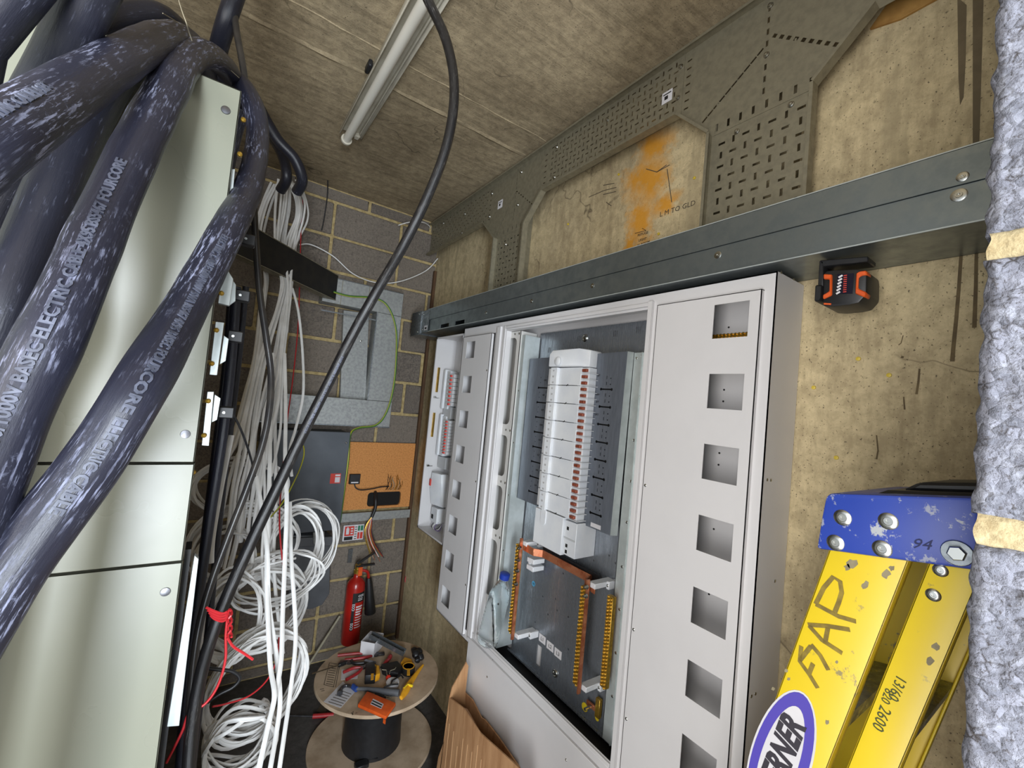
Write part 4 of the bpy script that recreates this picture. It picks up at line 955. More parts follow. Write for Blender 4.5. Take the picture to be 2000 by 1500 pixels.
oM, mM = cable('hanging_cable', 'long black cable hanging from the soffit in a bow across the middle of the room', [(812, -50, .98), (838, 5, 1.0), (870, 75, 1.0), (886, 150, 1.0), (884, 225, 1.0), (866, 305, 1.0), (830, 395, 1.0), (785, 485, 1.0), (737, 567, .98), (688, 655, .97), (638, 755, .95), (588, 855, .93), (540, 955, .90), (490, 1060, .87), (450, 1150, .85), (418, 1230, .83), (392, 1320, .82), (375, 1420, .81), (368, 1520, .80)], 0.0225, MT['cable_thin'], None, 16, a='soffit', b='drop'); sM = cable.skip
wrap_text(oM, mM, '3183Y 600/1000V ELECTRIC CABLE 3183Y 600/1000V ELECTRIC CABLE', 0.006, sM + 0.95, 0.0)
cable('hanging_cable', 'slimmer black cable dropping past the cabinet corner in front of the white bundle', [(452, -20, 1.0), (462, 60, 1.0), (476, 140, 1.0), (490, 260, 1.0), (496, 400, 1.0), (500, 480, 1.0), (507, 570, 1.0), (520, 660, 1.0), (529, 730, 1.0), (526, 800, .98), (512, 870, .96), (482, 955, .93), (447, 1045, .9), (412, 1140, .87), (388, 1230, .85), (374, 1340, .84), (366, 1480, .83)], 0.0145, pm('satin_black_cable_sheath', srgb(44, 42, 42), srgb(60, 56, 52), 20, 0.3), None, 14, a='soffit', b='drop')
for k, (pts, dia, lab) in enumerate((([(462, 560, .95), (452, 700, .95), (435, 850, .94), (412, 1000, .93), (390, 1150, .92), (368, 1300, .9), (352, 1500, .9)], 0.020, 'black cable running down close beside the cabinet hinges'),
                                     ([(452, 560, 1.05), (440, 720, 1.05), (418, 900, 1.05), (398, 1060, 1.05), (380, 1220, 1.0), (360, 1420, 1.0)], 0.016, 'thin black cable half hidden behind the cabinet hinges'),
                                     ([(480, 560, 1.25), (466, 700, 1.25), (448, 850, 1.2), (430, 1000, 1.2), (410, 1200, 1.2), (385, 1420, 1.15)], 0.018, 'black cable between the cabinet hinges and the white cables'))):
    cable('hanging_cable', lab, pts, dia, MT['cable_dark'], None, 12, b='drop')
cable('clip_wire', 'thin black wire curving down from the lowest cabinet clip', [(440, 800, .90), (458, 815, .92), (475, 850, .95), (490, 895, 1.0), (498, 930, 1.05)], 0.005, MT['black'], None, 8, cat='wire')
cable('loose_thread', 'fine pale thread stretched over the cable tops', [(318, 26, .60), (352, 48, .66), (400, 92, .74), (440, 128, .82), (467, 152, .88)], 0.0014, MT['pvc_old'], None, 6, cat='thread')
cable('loose_thread', 'fine twisted wire dangling at the top left of the soffit', [(346, -10, .62), (355, 20, .62), (364, 45, .62), (370, 65, .64), (380, 95, .66)], 0.0014, MT['pvc_old'], None, 6, cat='thread')
# white post at the far left
struct(MB().box(-1.26, -1.06, 0.86, 0.95, 0, ZC).build('trim_3', pm('white_painted_post', srgb(222, 226, 232), None, rough=0.5), bevel=0.004), 'white painted post at the far left edge')
# ------------------------------------------------------------------ black steel channel running diagonally to the block wall
dirv = Vector((0.675, 0.738, 0)).normalized(); far_t = W(660, 538, y=2.86); far_b = W(655, 587, y=2.86)
ch = thing('cable_channel', 'black steel channel running diagonally from the cabinet to the grey ducting', 'channel', (far_b.x, far_b.y, far_b.z))
def ch_seg(z0, z1, o0, o1, name, mat):
    nrm = Vector((dirv.y, -dirv.x, 0)); a = Vector((far_t.x, far_t.y, 0)); L = 1.55
    A = a - dirv * L
    m = MB().add([A + nrm * o0 + Vector((0, 0, z0)), a + nrm * o0 + Vector((0, 0, z0)), a + nrm * o1 + Vector((0, 0, z0)), A + nrm * o1 + Vector((0, 0, z0)), A + nrm * o0 + Vector((0, 0, z1)), a + nrm * o0 + Vector((0, 0, z1)), a + nrm * o1 + Vector((0, 0, z1)), A + nrm * o1 + Vector((0, 0, z1))],
                 [(0, 3, 2, 1), (4, 5, 6, 7), (0, 1, 5, 4), (1, 2, 6, 5), (2, 3, 7, 6), (3, 0, 4, 7)])
    return m.build(name, mat, ch)
zb, zt = far_b.z, far_t.z
ch_seg(zb, zt, 0, 0.003, 'web', MT['black_steel']); ch_seg(zb, zb + 0.004, -0.05, 0.006, 'lower_flange', MT['galv_dark']); ch_seg(zt - 0.004, zt, -0.05, 0.006, 'upper_flange', MT['galv_dark'])
# ------------------------------------------------------------------ white cables
WG = 'white cables hanging in the bundle beside the cabinet'; WL = 'one of the white flat cables hanging in the bundle between cabinet and block wall'
def wcable(pts, w=0.011, mat='pvc_white', label=WL, group=WG, flat=0.55, name='white_cable', n=8):
    P = [W(u, v, y=y) for u, v, y in spline(pts, 7)]
    if pts[-1][1] >= 1420: P = run_on(P, 'drop')
    m = MB(); m.tube(P, w / 2, n, flat, upv=(0, 1, 0))
    return tag(m.build(name, MT[mat], smooth=60), label, 'cable', group)
def gy(v): return 2.80 if v < 500 else (2.66 - (v - 500) * 0.0016 if v < 900 else 2.02 - (v - 900) * 0.0004)
guides = [
 (6, [(540, 358), (522, 400), (508, 455), (514, 500), (521, 548), (513, 599), (501, 696), (485, 777), (465, 858), (444, 906), (425, 985), (412, 1060)]),
 (7, [(552, 350), (548, 410), (540, 480), (546, 520), (552, 558), (541, 608), (521, 676), (505, 729), (491, 817), (478, 890), (464, 960), (455, 1040), (440, 1110)]),
 (6, [(560, 352), (556, 410), (545, 470), (552, 515), (560, 560), (552, 620), (540, 690), (520, 760), (503, 830), (492, 900), (480, 980), (470, 1060)]),
 (5, [(566, 352), (583, 385), (586, 420), (572, 470), (562, 510), (565, 562), (558, 620), (550, 696), (545, 777), (530, 850), (512, 930), (500, 1010), (492, 1100)]),
 (4, [(572, 356), (590, 395), (588, 430), (576, 480), (572, 525), (566, 570), (556, 650), (545, 730), (528, 800)]),
 (3, [(545, 700), (536, 760), (530, 817), (528, 898), (530, 990), (527, 1090), (530, 1180), (545, 1280)]),
]
for cnt, g in guides:
    for r in range(cnt):
        base = random.uniform(-10, 10); dy = random.uniform(-0.10, 0.02); sp = random.uniform(0.6, 1.5)
        pts = [(u + base * (1.1 if v < 480 else 0.35 if v < 620 else 0.8 if v < 800 else 1.2 * sp) + random.uniform(-2.5, 2.5), v + random.uniform(-4, 4), min(2.84, gy(v) + dy)) for u, v in g]
        cut = random.choice((len(pts), len(pts), len(pts) - 1, len(pts) - 2))
        wcable(pts[:cut], random.choice((0.010, 0.012, 0.013)))
wcable([(573, 362, 2.78), (586, 395, 2.78), (580, 450, 2.78), (566, 500, 2.75), (545, 545, 2.75)], 0.013, 'pvc_old', 'broad cream cable crossing the top of the white bundle', None)
wcable([(571, 563, 2.5), (583, 610, 2.45), (591, 690, 2.4), (592, 770, 2.3), (578, 835, 2.2), (566, 880, 2.1), (570, 930, 2.0)], 0.012, 'pvc_white', 'white cable bowing out alone to the right of the bundle', None)
for g, lab in (([(533, 690, 2.0), (528, 800, 1.8), (527, 900, 1.6), (524, 1000, 1.5), (521, 1100, 1.45), (523, 1200, 1.4), (528, 1300, 1.35), (536, 1360, 1.3), (523, 1420, 1.3), (505, 1510, 1.3)], 'broad white cable hanging straight, nearest the hanging black cables'),
               ([(556, 690, 2.0), (558, 800, 1.8), (557, 900, 1.6), (560, 980, 1.5), (557, 1080, 1.45), (552, 1200, 1.4), (548, 1300, 1.35), (528, 1400, 1.3), (505, 1500, 1.3)], 'broad white cable falling through the middle of the coils'),
               ([(500, 930, 1.55), (512, 1000, 1.5), (522, 1080, 1.45), (525, 1180, 1.42), (541, 1290, 1.4), (547, 1370, 1.38), (540, 1430, 1.35), (528, 1500, 1.3)], 'broad white cable ending in the lowest coil'),
               ([(566, 980, 1.6), (568, 1080, 1.55), (575, 1180, 1.5), (577, 1260, 1.48), (566, 1360, 1.45), (556, 1430, 1.4), (543, 1520, 1.35)], 'white cable rightmost of those reaching the floor by the drum'),
               ([(452, 850, 1.3), (430, 960, 1.28), (415, 1050, 1.25), (412, 1100, 1.25)], 'white cable slanting just right of the cabinet edge'),
               ([(432, 520, 1.5), (455, 620, 1.5), (462, 700, 1.5), (445, 850, 1.45), (425, 980, 1.4), (405, 1080, 1.35)], 'white cable seen between the cabinet clips')):
    wcable(g, 0.0125, 'pvc_white', lab, None, flat=0.42)
def coil(c, rx, ry, turns, y, w, label, tilt=0.0, seed=0, mat='pvc_white', arc=(0, 1), flat=0.8):
    rnd = random.Random(seed); C0 = W(c[0], c[1], y=y); dep = (RM @ (C0 - CAM)).z; px = dep / F_PX
    pts = []; n = 40
    ex = Vector((math.cos(tilt), 0.15, math.sin(tilt))); ez = Vector((-math.sin(tilt), 0.1, math.cos(tilt)))
    for t in range(turns):
        a = rx * px * (1 + rnd.uniform(-0.13, 0.10)); b_ = ry * px * (1 + rnd.uniform(-0.13, 0.10)); ox, oz = rnd.uniform(-.04, .04) * a, rnd.uniform(-.05, .05) * b_
        dyy = rnd.uniform(-0.05, 0.05); pts.append((a, b_, ox, oz, dyy))
    P = []
    tot = turns * n
    for i in range(tot + 1):
        f = i / n; t0 = min(int(f), turns - 1); t1 = min(t0 + 1, turns - 1); k = f - int(f)
        k = k * k * (3 - 2 * k)
        a, b_, ox, oz, dyy = (p * (1 - k) + q * k for p, q in zip(pts[t0], pts[t1]))
        th = 2 * math.pi * f + 1.2
        P.append(C0 + ex * (math.cos(th) * a + ox) + ez * (math.sin(th) * b_ + oz) + Vector((0, dyy + 0.02 * math.sin(3 * th + t0), 0)))
    m = MB(); m.tube(P, w / 2, 6, flat, upv=(0, 1, 0))
    return tag(m.build('cable_coil', MT[mat], smooth=60), label, 'cable coil', 'coiled white cables')
coil((592, 1055), 62, 72, 9, 2.15, 0.0075, 'loose coil of thin white wire in front of the grey enclosure', seed=1)
coil((575, 1065), 45, 70, 6, 2.0, 0.010, 'small coil of white cable overlapping the loose thin wire coil', seed=2)
coil((480, 1062), 92, 72, 7, 2.0, 0.010, 'wide white coil at mid height behind the hanging black cable', -0.2, 3)
coil((470, 950), 78, 52, 5, 2.1, 0.010, 'uppermost white coil beside the cabinet edge', -0.1, 4)
coil((505, 1185), 82, 78, 9, 1.9, 0.011, 'crowded white coil between the mid and lowest coils', 0.2, 5)
coil((502, 1325), 80, 92, 10, 1.65, 0.011, 'large lowest white coil just above the floor', -0.35, 6)
coil((450, 1200), 55, 85, 6, 1.75, 0.010, 'narrow white coil pressed against the cabinet side', 0.1, 7)
coil((470, 1440), 62, 50, 8, 1.5, 0.011, 'white coil lying on the floor at the cabinet foot', -0.3, 8)
coil((545, 1130), 80, 45, 5, 1.85, 0.009, 'flattened white coil hanging across the middle of the tangle', 0.1, 9)
coil((440, 1100), 50, 60, 5, 1.9, 0.010, 'small white coil tucked behind the slimmer black cable', 0, 10)
# ------------------------------------------------------------------ red and earth wires
def wire(name, label, pts, w, mat, cat='wire', group=None, n=7):
    P = [W(u, v, y=y) for u, v, y in spline(pts, 8)]; m = MB(); m.tube(P, w / 2, n); return tag(m.build(name, MT[mat], smooth=60), label, cat, group)
wire('red_wire', 'red wire hanging behind the white bundle', [(592, 380, 2.80), (588, 450, 2.80), (585, 560, 2.75), (582, 640, 2.7), (572, 740, 2.6), (560, 830, 2.4), (552, 920, 2.2), (546, 1000, 1.9), (548, 1060, 1.8), (555, 1120, 1.8)], 0.006, 'red_wire')
wire('red_wire', 'red wire trailing from the knotted tie down to the cabinet foot', [(445, 1200, 1.0), (441, 1240, 1.0), (440, 1290, 1.0), (425, 1340, 1.0), (400, 1375, 1.0), (370, 1392, 1.0), (355, 1430, 1.0), (325, 1490, 1.0)], 0.005, 'red_wire')
wire('red_wire', 'red wire curving across the lowest coil', [(545, 1245, 1.5), (540, 1290, 1.5), (520, 1330, 1.48), (485, 1360, 1.45), (440, 1375, 1.42), (415, 1380, 1.4)], 0.005, 'red_wire')
kn = thing('wire_tie', 'bright red wire wound round the black cables as a tie', 'wire tie', W(432, 1195, y=0.95))
for k in range(4):
    q = MB(); q.tube([W(u, v + 5 * k, y=0.94 + 0.01 * k) for u, v in spline([(402 + 3 * k, 1186), (420, 1194), (436, 1198), (450, 1190 - k)], 6)], 0.0022, 6); q.build('winding', MT['red_wire'], kn)
for k in range(2):
    q = MB(); q.tube([W(449 + 4 * math.sin(i * 0.9 + k * math.pi), 1190 + i * 4.2, y=0.94 + 0.006 * math.cos(i * 0.9 + k * math.pi)) for i in range(14)], 0.0022, 6); q.build('twist', MT['red_wire'], kn)
q = MB(); q.tube([W(u, v, y=0.95) for u, v in spline([(444, 1245), (455, 1262), (475, 1275), (494, 1288)], 6)], 0.0024, 6); q.build('tail', MT['red_wire'], kn)
wire('earth_wire', 'green and yellow earth cable curving down the grey ducting', [(640, 566, 2.84), (680, 578, 2.84), (730, 582, 2.84), (757, 598, 2.83), (773, 640, 2.83), (774, 700, 2.83), (768, 760, 2.83), (755, 805, 2.83), (735, 830, 2.83), (700, 836, 2.83), (684, 850, 2.80), (680, 900, 2.78), (672, 960, 2.78), (664, 1020, 2.78)], 0.012, 'earth')
wire('earth_wire', 'thin green and yellow wire draped across the front of the grey enclosure', [(586, 850, 2.4), (594, 880, 2.3), (588, 910, 2.2), (570, 950, 2.0), (550, 985, 1.9), (520, 1020, 1.8), (495, 1055, 1.8)], 0.006, 'earth')
wire('black_wire', 'black flex curling out of the lowest coil', [(405, 1305, 1.3), (430, 1308, 1.3), (455, 1312, 1.3), (468, 1325, 1.3), (455, 1342, 1.3), (430, 1355, 1.3), (405, 1372, 1.3)], 0.009, 'black')
wire('white_flex', 'thin white flex sagging from the bundle along the block wall to the tray', [(585, 478, 2.9), (608, 478, 2.92), (650, 500, 2.93), (690, 535, 2.93), (735, 552, 2.93), (780, 550, 2.93), (830, 530, 2.93), (855, 505, 2.93)], 0.008, 'pvc_white')
wire('white_flex', 'short white flex looping out at the head of the block wall', [(778, 440, 2.9), (800, 434, 2.88), (825, 434, 2.90), (838, 441, 2.95), (840, 446, 2.975)], 0.007, 'pvc_white')
wire('black_wire', 'thin black wire hanging from the soffit above the block wall', [(600, 322, 2.9), (635, 335, 2.9), (640, 370, 2.9), (634, 420, 2.92), (628, 450, 2.93)], 0.007, 'black')
# ================================================================== things on the block wall
# ---- galvanised ducting frame
duct = thing('cable_duct', 'weathered galvanised ducting fixed in a square on the block wall', 'ducting', (0.7, YB, 1.5))
YD = 2.86
def dbox(u0, v0, u1, v1, y=YD):
    a, b_ = W(u0, v0, y=y), W(u1, v1, y=y); return a.x, b_.x, b_.z, a.z
x0, x1, z0, z1 = dbox(632, 545, 778, 592)
zt0, zt1 = W(640, 590, y=YD).z, W(640, 540, y=YD).z; xL = W(632, 560, y=YD).x; xRr = W(786, 600, y=YD).x; xRl = W(727, 700, y=YD).x; zb0 = W(700, 832, y=YD).z; zb1 = W(700, 780, y=YD).z
def duct_len(x0, x1, z0, z1, nm): return MB().box(x0, x1, YD, YB - 0.003, z0, z1).build(nm, MT['galv_old'], duct, bevel=0.002)
duct_len(xL, xRr, zt0, zt1, 'top_duct'); duct_len(xRl, xRr, zb1 + 0.001, zt0 - 0.001, 'riser_duct'); duct_len(0.22, xRr, zb0, zb1, 'bottom_duct')
MB().box(0.22, xRr, YD - 0.004, YD, zb0 - 0.004, zb0 + 0.003).box(xRl - 0.004, xRl + 0.002, YD - 0.004, YD, zb1, zt0).box(xL, xRr, YD - 0.004, YD, zt1 - 0.002, zt1 + 0.003).build('duct_lip', MT['galv'], duct)
for u in (668, 722): MB().box(W(u, 560, y=YD).x, W(u, 560, y=YD).x + 0.003, YD - 0.003, YD, zt0, zt1).build('duct_joint', MT['galv_dark'], duct)
MB().box(xL, xRl, YD - 0.002, YD, zt0 - 0.06, zt0 - 0.052).build('duct_lip', MT['galv'], duct)
ps = [W(u, v, y=2.93) for u, v in ((671, 606), (721, 612), (714, 785), (664, 782))]
cp_ = thing('cover_strip', 'flat grey speckled cover strip standing beside the galvanised riser', 'cover strip', ps[3])
MB().prism(ps, (0, 0.035, 0)).build('strip', MT['galv_old'], cp_, bevel=0.002)
q = MB(); screw_head(q, W(705, 666, y=2.93), (0, -1, 0), 0.006, 0.003); q.build('strip_screw', MT['screw'], cp_)
# ---- slate grey enclosure
enc = thing('grey_enclosure', 'slate grey steel enclosure below the ducting, red sticker on its face', 'enclosure', (0.55, YB, 0.85))
YE = 2.77; a, b_ = W(552, 838, y=YE), W(682, 838, y=YE); c_ = W(664, 1033, y=YE)
MB().box(0.26, (b_.x + c_.x) / 2, YE + 0.012, YB - 0.003, c_.z, a.z - 0.01).build('enclosure_body', MT['grey_enclosure'], enc, bevel=0.003)
el = MB().box(0.25, (b_.x + c_.x) / 2 + 0.006, YE, YE + 0.012, c_.z - 0.006, a.z - 0.004).build('enclosure_lid', MT['grey_enclosure'], enc, bevel=0.003)
sa, sb_ = W(646, 925, y=YE), W(664, 944, y=YE)
so = MB().box(sa.x, sb_.x, YE - 0.0008, YE, sb_.z, sa.z).build('sticker', MT['sticker_red'], el)
MB().box(sa.x + 0.028, sb_.x - 0.004, YE - 0.0014, YE - 0.0008, sb_.z + 0.006, sa.z - 0.022).box(sa.x + 0.028, sb_.x - 0.004, YE - 0.0014, YE - 0.0008, sa.z - 0.016, sa.z - 0.006).build('sticker_print', MT['paper'], so)
q = MB(); screw_head(q, W(676, 865, y=YE), (0, -1, 0), 0.006, 0.004); q.build('lid_screw', MT['screw'], el)
# ---- grey plastic box lower down
gb = thing('plastic_junction_box', 'grey plastic junction box under the slate enclosure, half hidden by wire coils', 'junction box', (0.72, YB, 0.3))
pb = [W(u, v, y=2.80) for u, v in ((560, 1046), (646, 1046), (644, 1160), (630, 1182), (610, 1190), (566, 1192))]
MB().prism(pb, (0, 0.16, 0)).build('box_body', MT['grey_plastic'], gb, bevel=0.008, seg=2)
MB().prism([W(u, v, y=2.78) for u, v in ((560, 1052), (650, 1048), (650, 1066), (560, 1070))], (0, 0.03, 0)).build('box_rim', MT['grey_plastic'], gb, bevel=0.003)
MB().prism([W(u, v, y=2.765) for u, v in ((612, 1040), (634, 1038), (634, 1062), (612, 1064))], (0, 0.02, 0)).build('box_catch', MT['galv_old'], gb, bevel=0.003)
# ---- chipboard backing with cutout
xa, xb, za, zb = 0.787, XR - 0.026, 0.987, 1.440
cb = thing('chipboard_panel', 'orange-brown chipboard panel with an oblong cutout on the block wall', 'board', (1.0, YB, za))
h0, h1 = W(719, 962, y=2.955), W(781, 986, y=2.955)
m = MB(); plate_y(m, [rect(xa, xb, za, zb), rrect(h0.x, h1.x, h1.z, h0.z, 0.022)], 2.955, 0.018); m.build('board', MT['chipboard'], cb, bevel=0)
MB().box(h0.x - 0.02, h1.x + 0.02, 2.9735, 2.975, h1.z - 0.02, h0.z + 0.02).build('cutout_back', MT['dark_hole'], cb)
sk0, sk1 = W(683, 926, y=2.945), W(702, 945, y=2.945)
so = MB().box(sk0.x, sk1.x, 2.935, 2.955, sk1.z, sk0.z).build('data_socket', MT['black'], cb, bevel=0.003)
MB().box(sk0.x + 0.012, sk1.x - 0.012, 2.934, 2.9352, sk1.z + 0.008, sk1.z + 0.016).build('socket_label', MT['paper'], so)
gs = MB().box(0.775, XR - 0.024, 2.935, YB - 0.004, 0.915, 0.965).box(0.775, XR - 0.024, 2.93, 2.938, 0.915, 0.972)
tag(gs.build('steel_strip', MT['galv_old'], bevel=0.001), 'galvanised steel strip below the chipboard panel', 'strip')
wire('black_flex', 'black flex from the socket to the chipboard cutout', [(692, 944, 2.94), (695, 953, 2.935), (705, 957, 2.93), (725, 955, 2.93), (745, 951, 2.93), (760, 950, 2.93)], 0.008, 'black')
fray = thing('frayed_wire_ends', 'bunch of frayed dark wire ends above the chipboard cutout', 'wire ends', W(775, 955, y=2.93))
rnd = random.Random(5)
for k in range(16):
    u = 757 + k * 1.8; e = (u + rnd.uniform(-6, 4), 928 + rnd.uniform(-2, 14))
    q = MB(); q.tube([W(a_, b2, y=2.93 + rnd.uniform(-.01, .01)) for a_, b2 in spline([(u - 4, 957), (u + rnd.uniform(-3, 3), 948), e], 5)], 0.0013, 5); q.build('strand', MT[rnd.choice(('black', 'black', 'brass', 'pvc_old'))], fray)
mc = thing('multicore_cable', 'black multicore cable hanging from the cutout, cores splayed out below', 'cable', W(733, 965, y=2.91))
q = MB(); q.tube([W(u, v, y=y) for u, v, y in spline([(733, 970, 2.975), (733, 962, 2.94), (734, 975, 2.90), (733, 992, 2.89), (726, 1010, 2.89)], 8)], 0.011, 10); q.build('sheath', MT['black'], mc)
for k in range(11):
    col = ('brass', 'brass', 'pvc_old', 'copper', 'black', 'orange', 'pvc_white', 'copper', 'brass', 'red_tool', 'black')[k]
    e = 724 + k * 2.6; dv_ = rnd.uniform(-4, 4)
    q = MB(); q.tube([W(u, v, y=2.885 + 0.003 * (k % 3)) for u, v in spline([(726, 1010), (716 + k * 1.1, 1024), (712 + k * 1.4, 1040), (716 + k * 1.7, 1062), (e, 1085 + dv_ + k % 4 * 3)], 6)], 0.0024, 5); q.build('core', MT[col], mc)
# ---- fire sign
s0, s1 = (0.812, 0.776), (0.948, 0.880)
sg = thing('fire_sign', 'small red white and green fire extinguisher notice on the block wall', 'sign', (0.88, YB, 0.776))
def sgb(a0, a1, b0, b1, mat, nm, k=1): return MB().box(s0[0] + a0 * .136, s0[0] + a1 * .136, YB - 0.006 - 0.0006 * k, YB - 0.006, s0[1] + b0 * .104, s0[1] + b1 * .104).build(nm, MT[mat], sg)
MB().box(s0[0], s1[0], YB - 0.006, YB - 0.003, s0[1], s1[1]).build('sign_plate', MT['paper'], sg, bevel=0.001)
sgb(.07, .52, .32, .93, 'sticker_red', 'red_field'); sgb(.07, .48, .05, .27, 'ink', 'black_field'); sgb(.70, .80, .60, .93, 'sticker_green', 'green_field'); sgb(.83, .96, .60, .93, 'sticker_green', 'green_field'); sgb(.70, .80, .08, .50, 'sticker_red', 'red_field'); sgb(.83, .96, .08, .50, 'sticker_red', 'red_field')
sgb(.14, .28, .42, .80, 'paper', 'pictogram', 2); sgb(.17, .24, .80, .88, 'paper', 'pictogram', 2)
for k in range(3): sgb(.36 + .0 * k, .47, .42 + .16 * k, .50 + .16 * k, 'paper', 'print_line', 2)
for k in range(6): sgb(.55, .66, .08 + .15 * k, .13 + .15 * k, 'pencil', 'print_line', 2)
# ---- CO2 extinguisher
EX = W(689, 1200, y=2.86); xe, ye = EX.x, 2.86; zb = W(683, 1254, y=2.86).z; zt = W(696, 1128, y=2.86).z; R = 0.058
ex = thing('fire_extinguisher', 'red CO2 fire extinguisher with black horn on the block wall', 'fire extinguisher', (xe, ye, zb))
H_ = zt - zb
MB().lathe([(R * .9, 0), (R, 0.012), (R, H_ - 0.055), (R * .93, H_ - 0.03), (R * .7, H_ - 0.010), (R * .42, H_), (R * .34, H_ + 0.02), (R * .34, H_ + 0.035)], (xe, ye, zb), (0, 0, 1), 32).build('cylinder', MT['red_paint'], ex, smooth=50)
va = MB().lathe([(0.024, 0), (0.024, 0.02), (0.018, 0.024), (0.018, 0.055)], (xe, ye, zt + 0.03), (0, 0, 1), 16).build('valve', MT['brass'], ex)
MB().obox((xe + 0.045, ye - 0.01, zt + 0.125), (0.055, 0, 0.032), (0, 0.010, 0), (-0.003, 0, 0.005)).build('squeeze_lever', MT['black'], ex, bevel=0.002)
MB().obox((xe + 0.045, ye - 0.01, zt + 0.078), (0.06, 0, 0.0), (0, 0.010, 0), (0, 0, 0.006)).build('carry_handle', MT['black'], ex, bevel=0.002)
MB().box(xe - 0.004, xe + 0.022, ye - 0.03, ye - 0.025, zt + 0.02, zt + 0.075).build('safety_tag', MT['orange'], ex)
MB().box(xe - 0.04, xe - 0.012, YB - 0.012, YB - 0.004, zt + 0.06, zt + 0.15).build('wall_bracket', MT['galv'], ex)
q = MB(); q.tube(spline([(xe + 0.02, ye - 0.01, zt + 0.05), (xe + 0.06, ye - 0.02, zt + 0.035), (xe + 0.072, ye - 0.02, zt - 0.01)], 6), 0.009, 8); q.build('horn_pipe', MT['red_paint'], ex)
MB().lathe([(0.016, 0), (0.022, 0.03), (0.034, 0.20), (0.036, 0.235)], (xe + 0.072, ye - 0.02, zt - 0.005), (0.15, 0, -1), 16).build('horn', MT['black'], ex)
def wrap_cyl(nm, mat, a0, a1, z0, z1, r):
    n = 12; vs = []
    for i in range(n + 1):
        a = math.radians(a0 + (a1 - a0) * i / n); vs += [(xe + r * math.cos(a), ye + r * math.sin(a), z0), (xe + r * math.cos(a), ye + r * math.sin(a), z1)]
    return MB().add(vs, [(2 * i, 2 * i + 2, 2 * i + 3, 2 * i + 1) for i in range(n)]).build(nm, mat, ex)
# direction to the camera is about -108 degrees
wrap_cyl('black_label', MT['ink'], -118, -100, zb + 0.10, zb + 0.335, R + 0.0006); wrap_cyl('black_label', MT['ink'], -100, -30, zb + 0.275, zb + 0.335, R + 0.0006)
for k in range(9): wrap_cyl('label_print', MT['paper'], -92, -45 - (k * 13) % 17, zb + 0.115 + 0.016 * k, zb + 0.120 + 0.016 * k + (0.004 if k > 4 else 0), R + 0.0008)
def cyl_text(s, size, ang, z, vert):
    vs, fs = text_geo(s, size, 0.0002, 0.0006); out = []
    for p in vs:
        tx, tz = (-p[1], p[0]) if vert else (p[0], p[1])
        a = math.radians(ang) + tx / R; r = R + 0.0014 + p[2]; out.append((xe + r * math.cos(a), ye + r * math.sin(a), z + tz))
    MB().add(out, fs).build('lettering', MT['paper'], ex)
cyl_text('CO2', 0.022, -101, zb + 0.105, True); cyl_text('CO2', 0.022, -101, zb + 0.225, True); cyl_text('CO2', 0.020, -85, zb + 0.308, False)
for k in range(2): wrap_cyl('label_print', MT['paper'], -85, -52, zb + 0.296 - 0.010 * k, zb + 0.300 - 0.010 * k, R + 0.0010)
# ------------------------------------------------------------------ fluorescent light fitting along the soffit
zf = 3.035; pe = W(676, 268, z=zf); pf = Vector((pe.x, pe.y - 1.25, zf))
lf = thing('fluorescent_light', 'unlit single-tube fluorescent batten fixed to the soffit', 'light fitting', (pe.x, pe.y - 0.6, ZC))
MB().prism([(pe.x + dx, pe.y, z) for dx, z in ((-0.030, ZC - 0.002), (0.068, ZC - 0.002), (0.074, ZC - 0.026), (0.070, ZC - 0.028), (0.058, ZC - 0.014), (-0.018, ZC - 0.014), (-0.030, ZC - 0.040), (-0.034, ZC - 0.038))], (0, -1.35, 0)).build('reflector_body', MT['fitting'], lf, bevel=0.0015)
MB().cyl((pe.x + 0.004, pe.y + 0.005, zf - 0.008), (pe.x + 0.004, pe.y - 1.34, zf - 0.008), 0.019, 24).build('tube', MT['tube_glass'], lf, smooth=60)
MB().box(pe.x + 0.050, pe.x + 0.056, pe.y - 1.34, pe.y - 0.04, ZC - 0.030, ZC - 0.012).build('inner_lip', MT['fitting'], lf, bevel=0.001)
for yy in (pe.y + 0.006, pe.y - 1.342): MB().lathe([(0.026, -0.006), (0.026, 0.006), (0.019, 0.008)], (pe.x + 0.004, yy, zf - 0.008), (0, 1, 0), 20).build('lampholder', MT['fitting'], lf)
MB().box(pe.x + 0.034, pe.x + 0.06, pe.y - 0.03, pe.y + 0.006, ZC - 0.035, ZC - 0.012).build('starter', MT['fitting'], lf, bevel=0.004)
p = W(722, 133, z=ZC - 0.02); MB().box(p.x - 0.012, p.x + 0.004, p.y - 0.03, p.y + 0.03, ZC - 0.03, ZC - 0.002).build('fixing_bracket', MT['black'], lf, bevel=0.004)
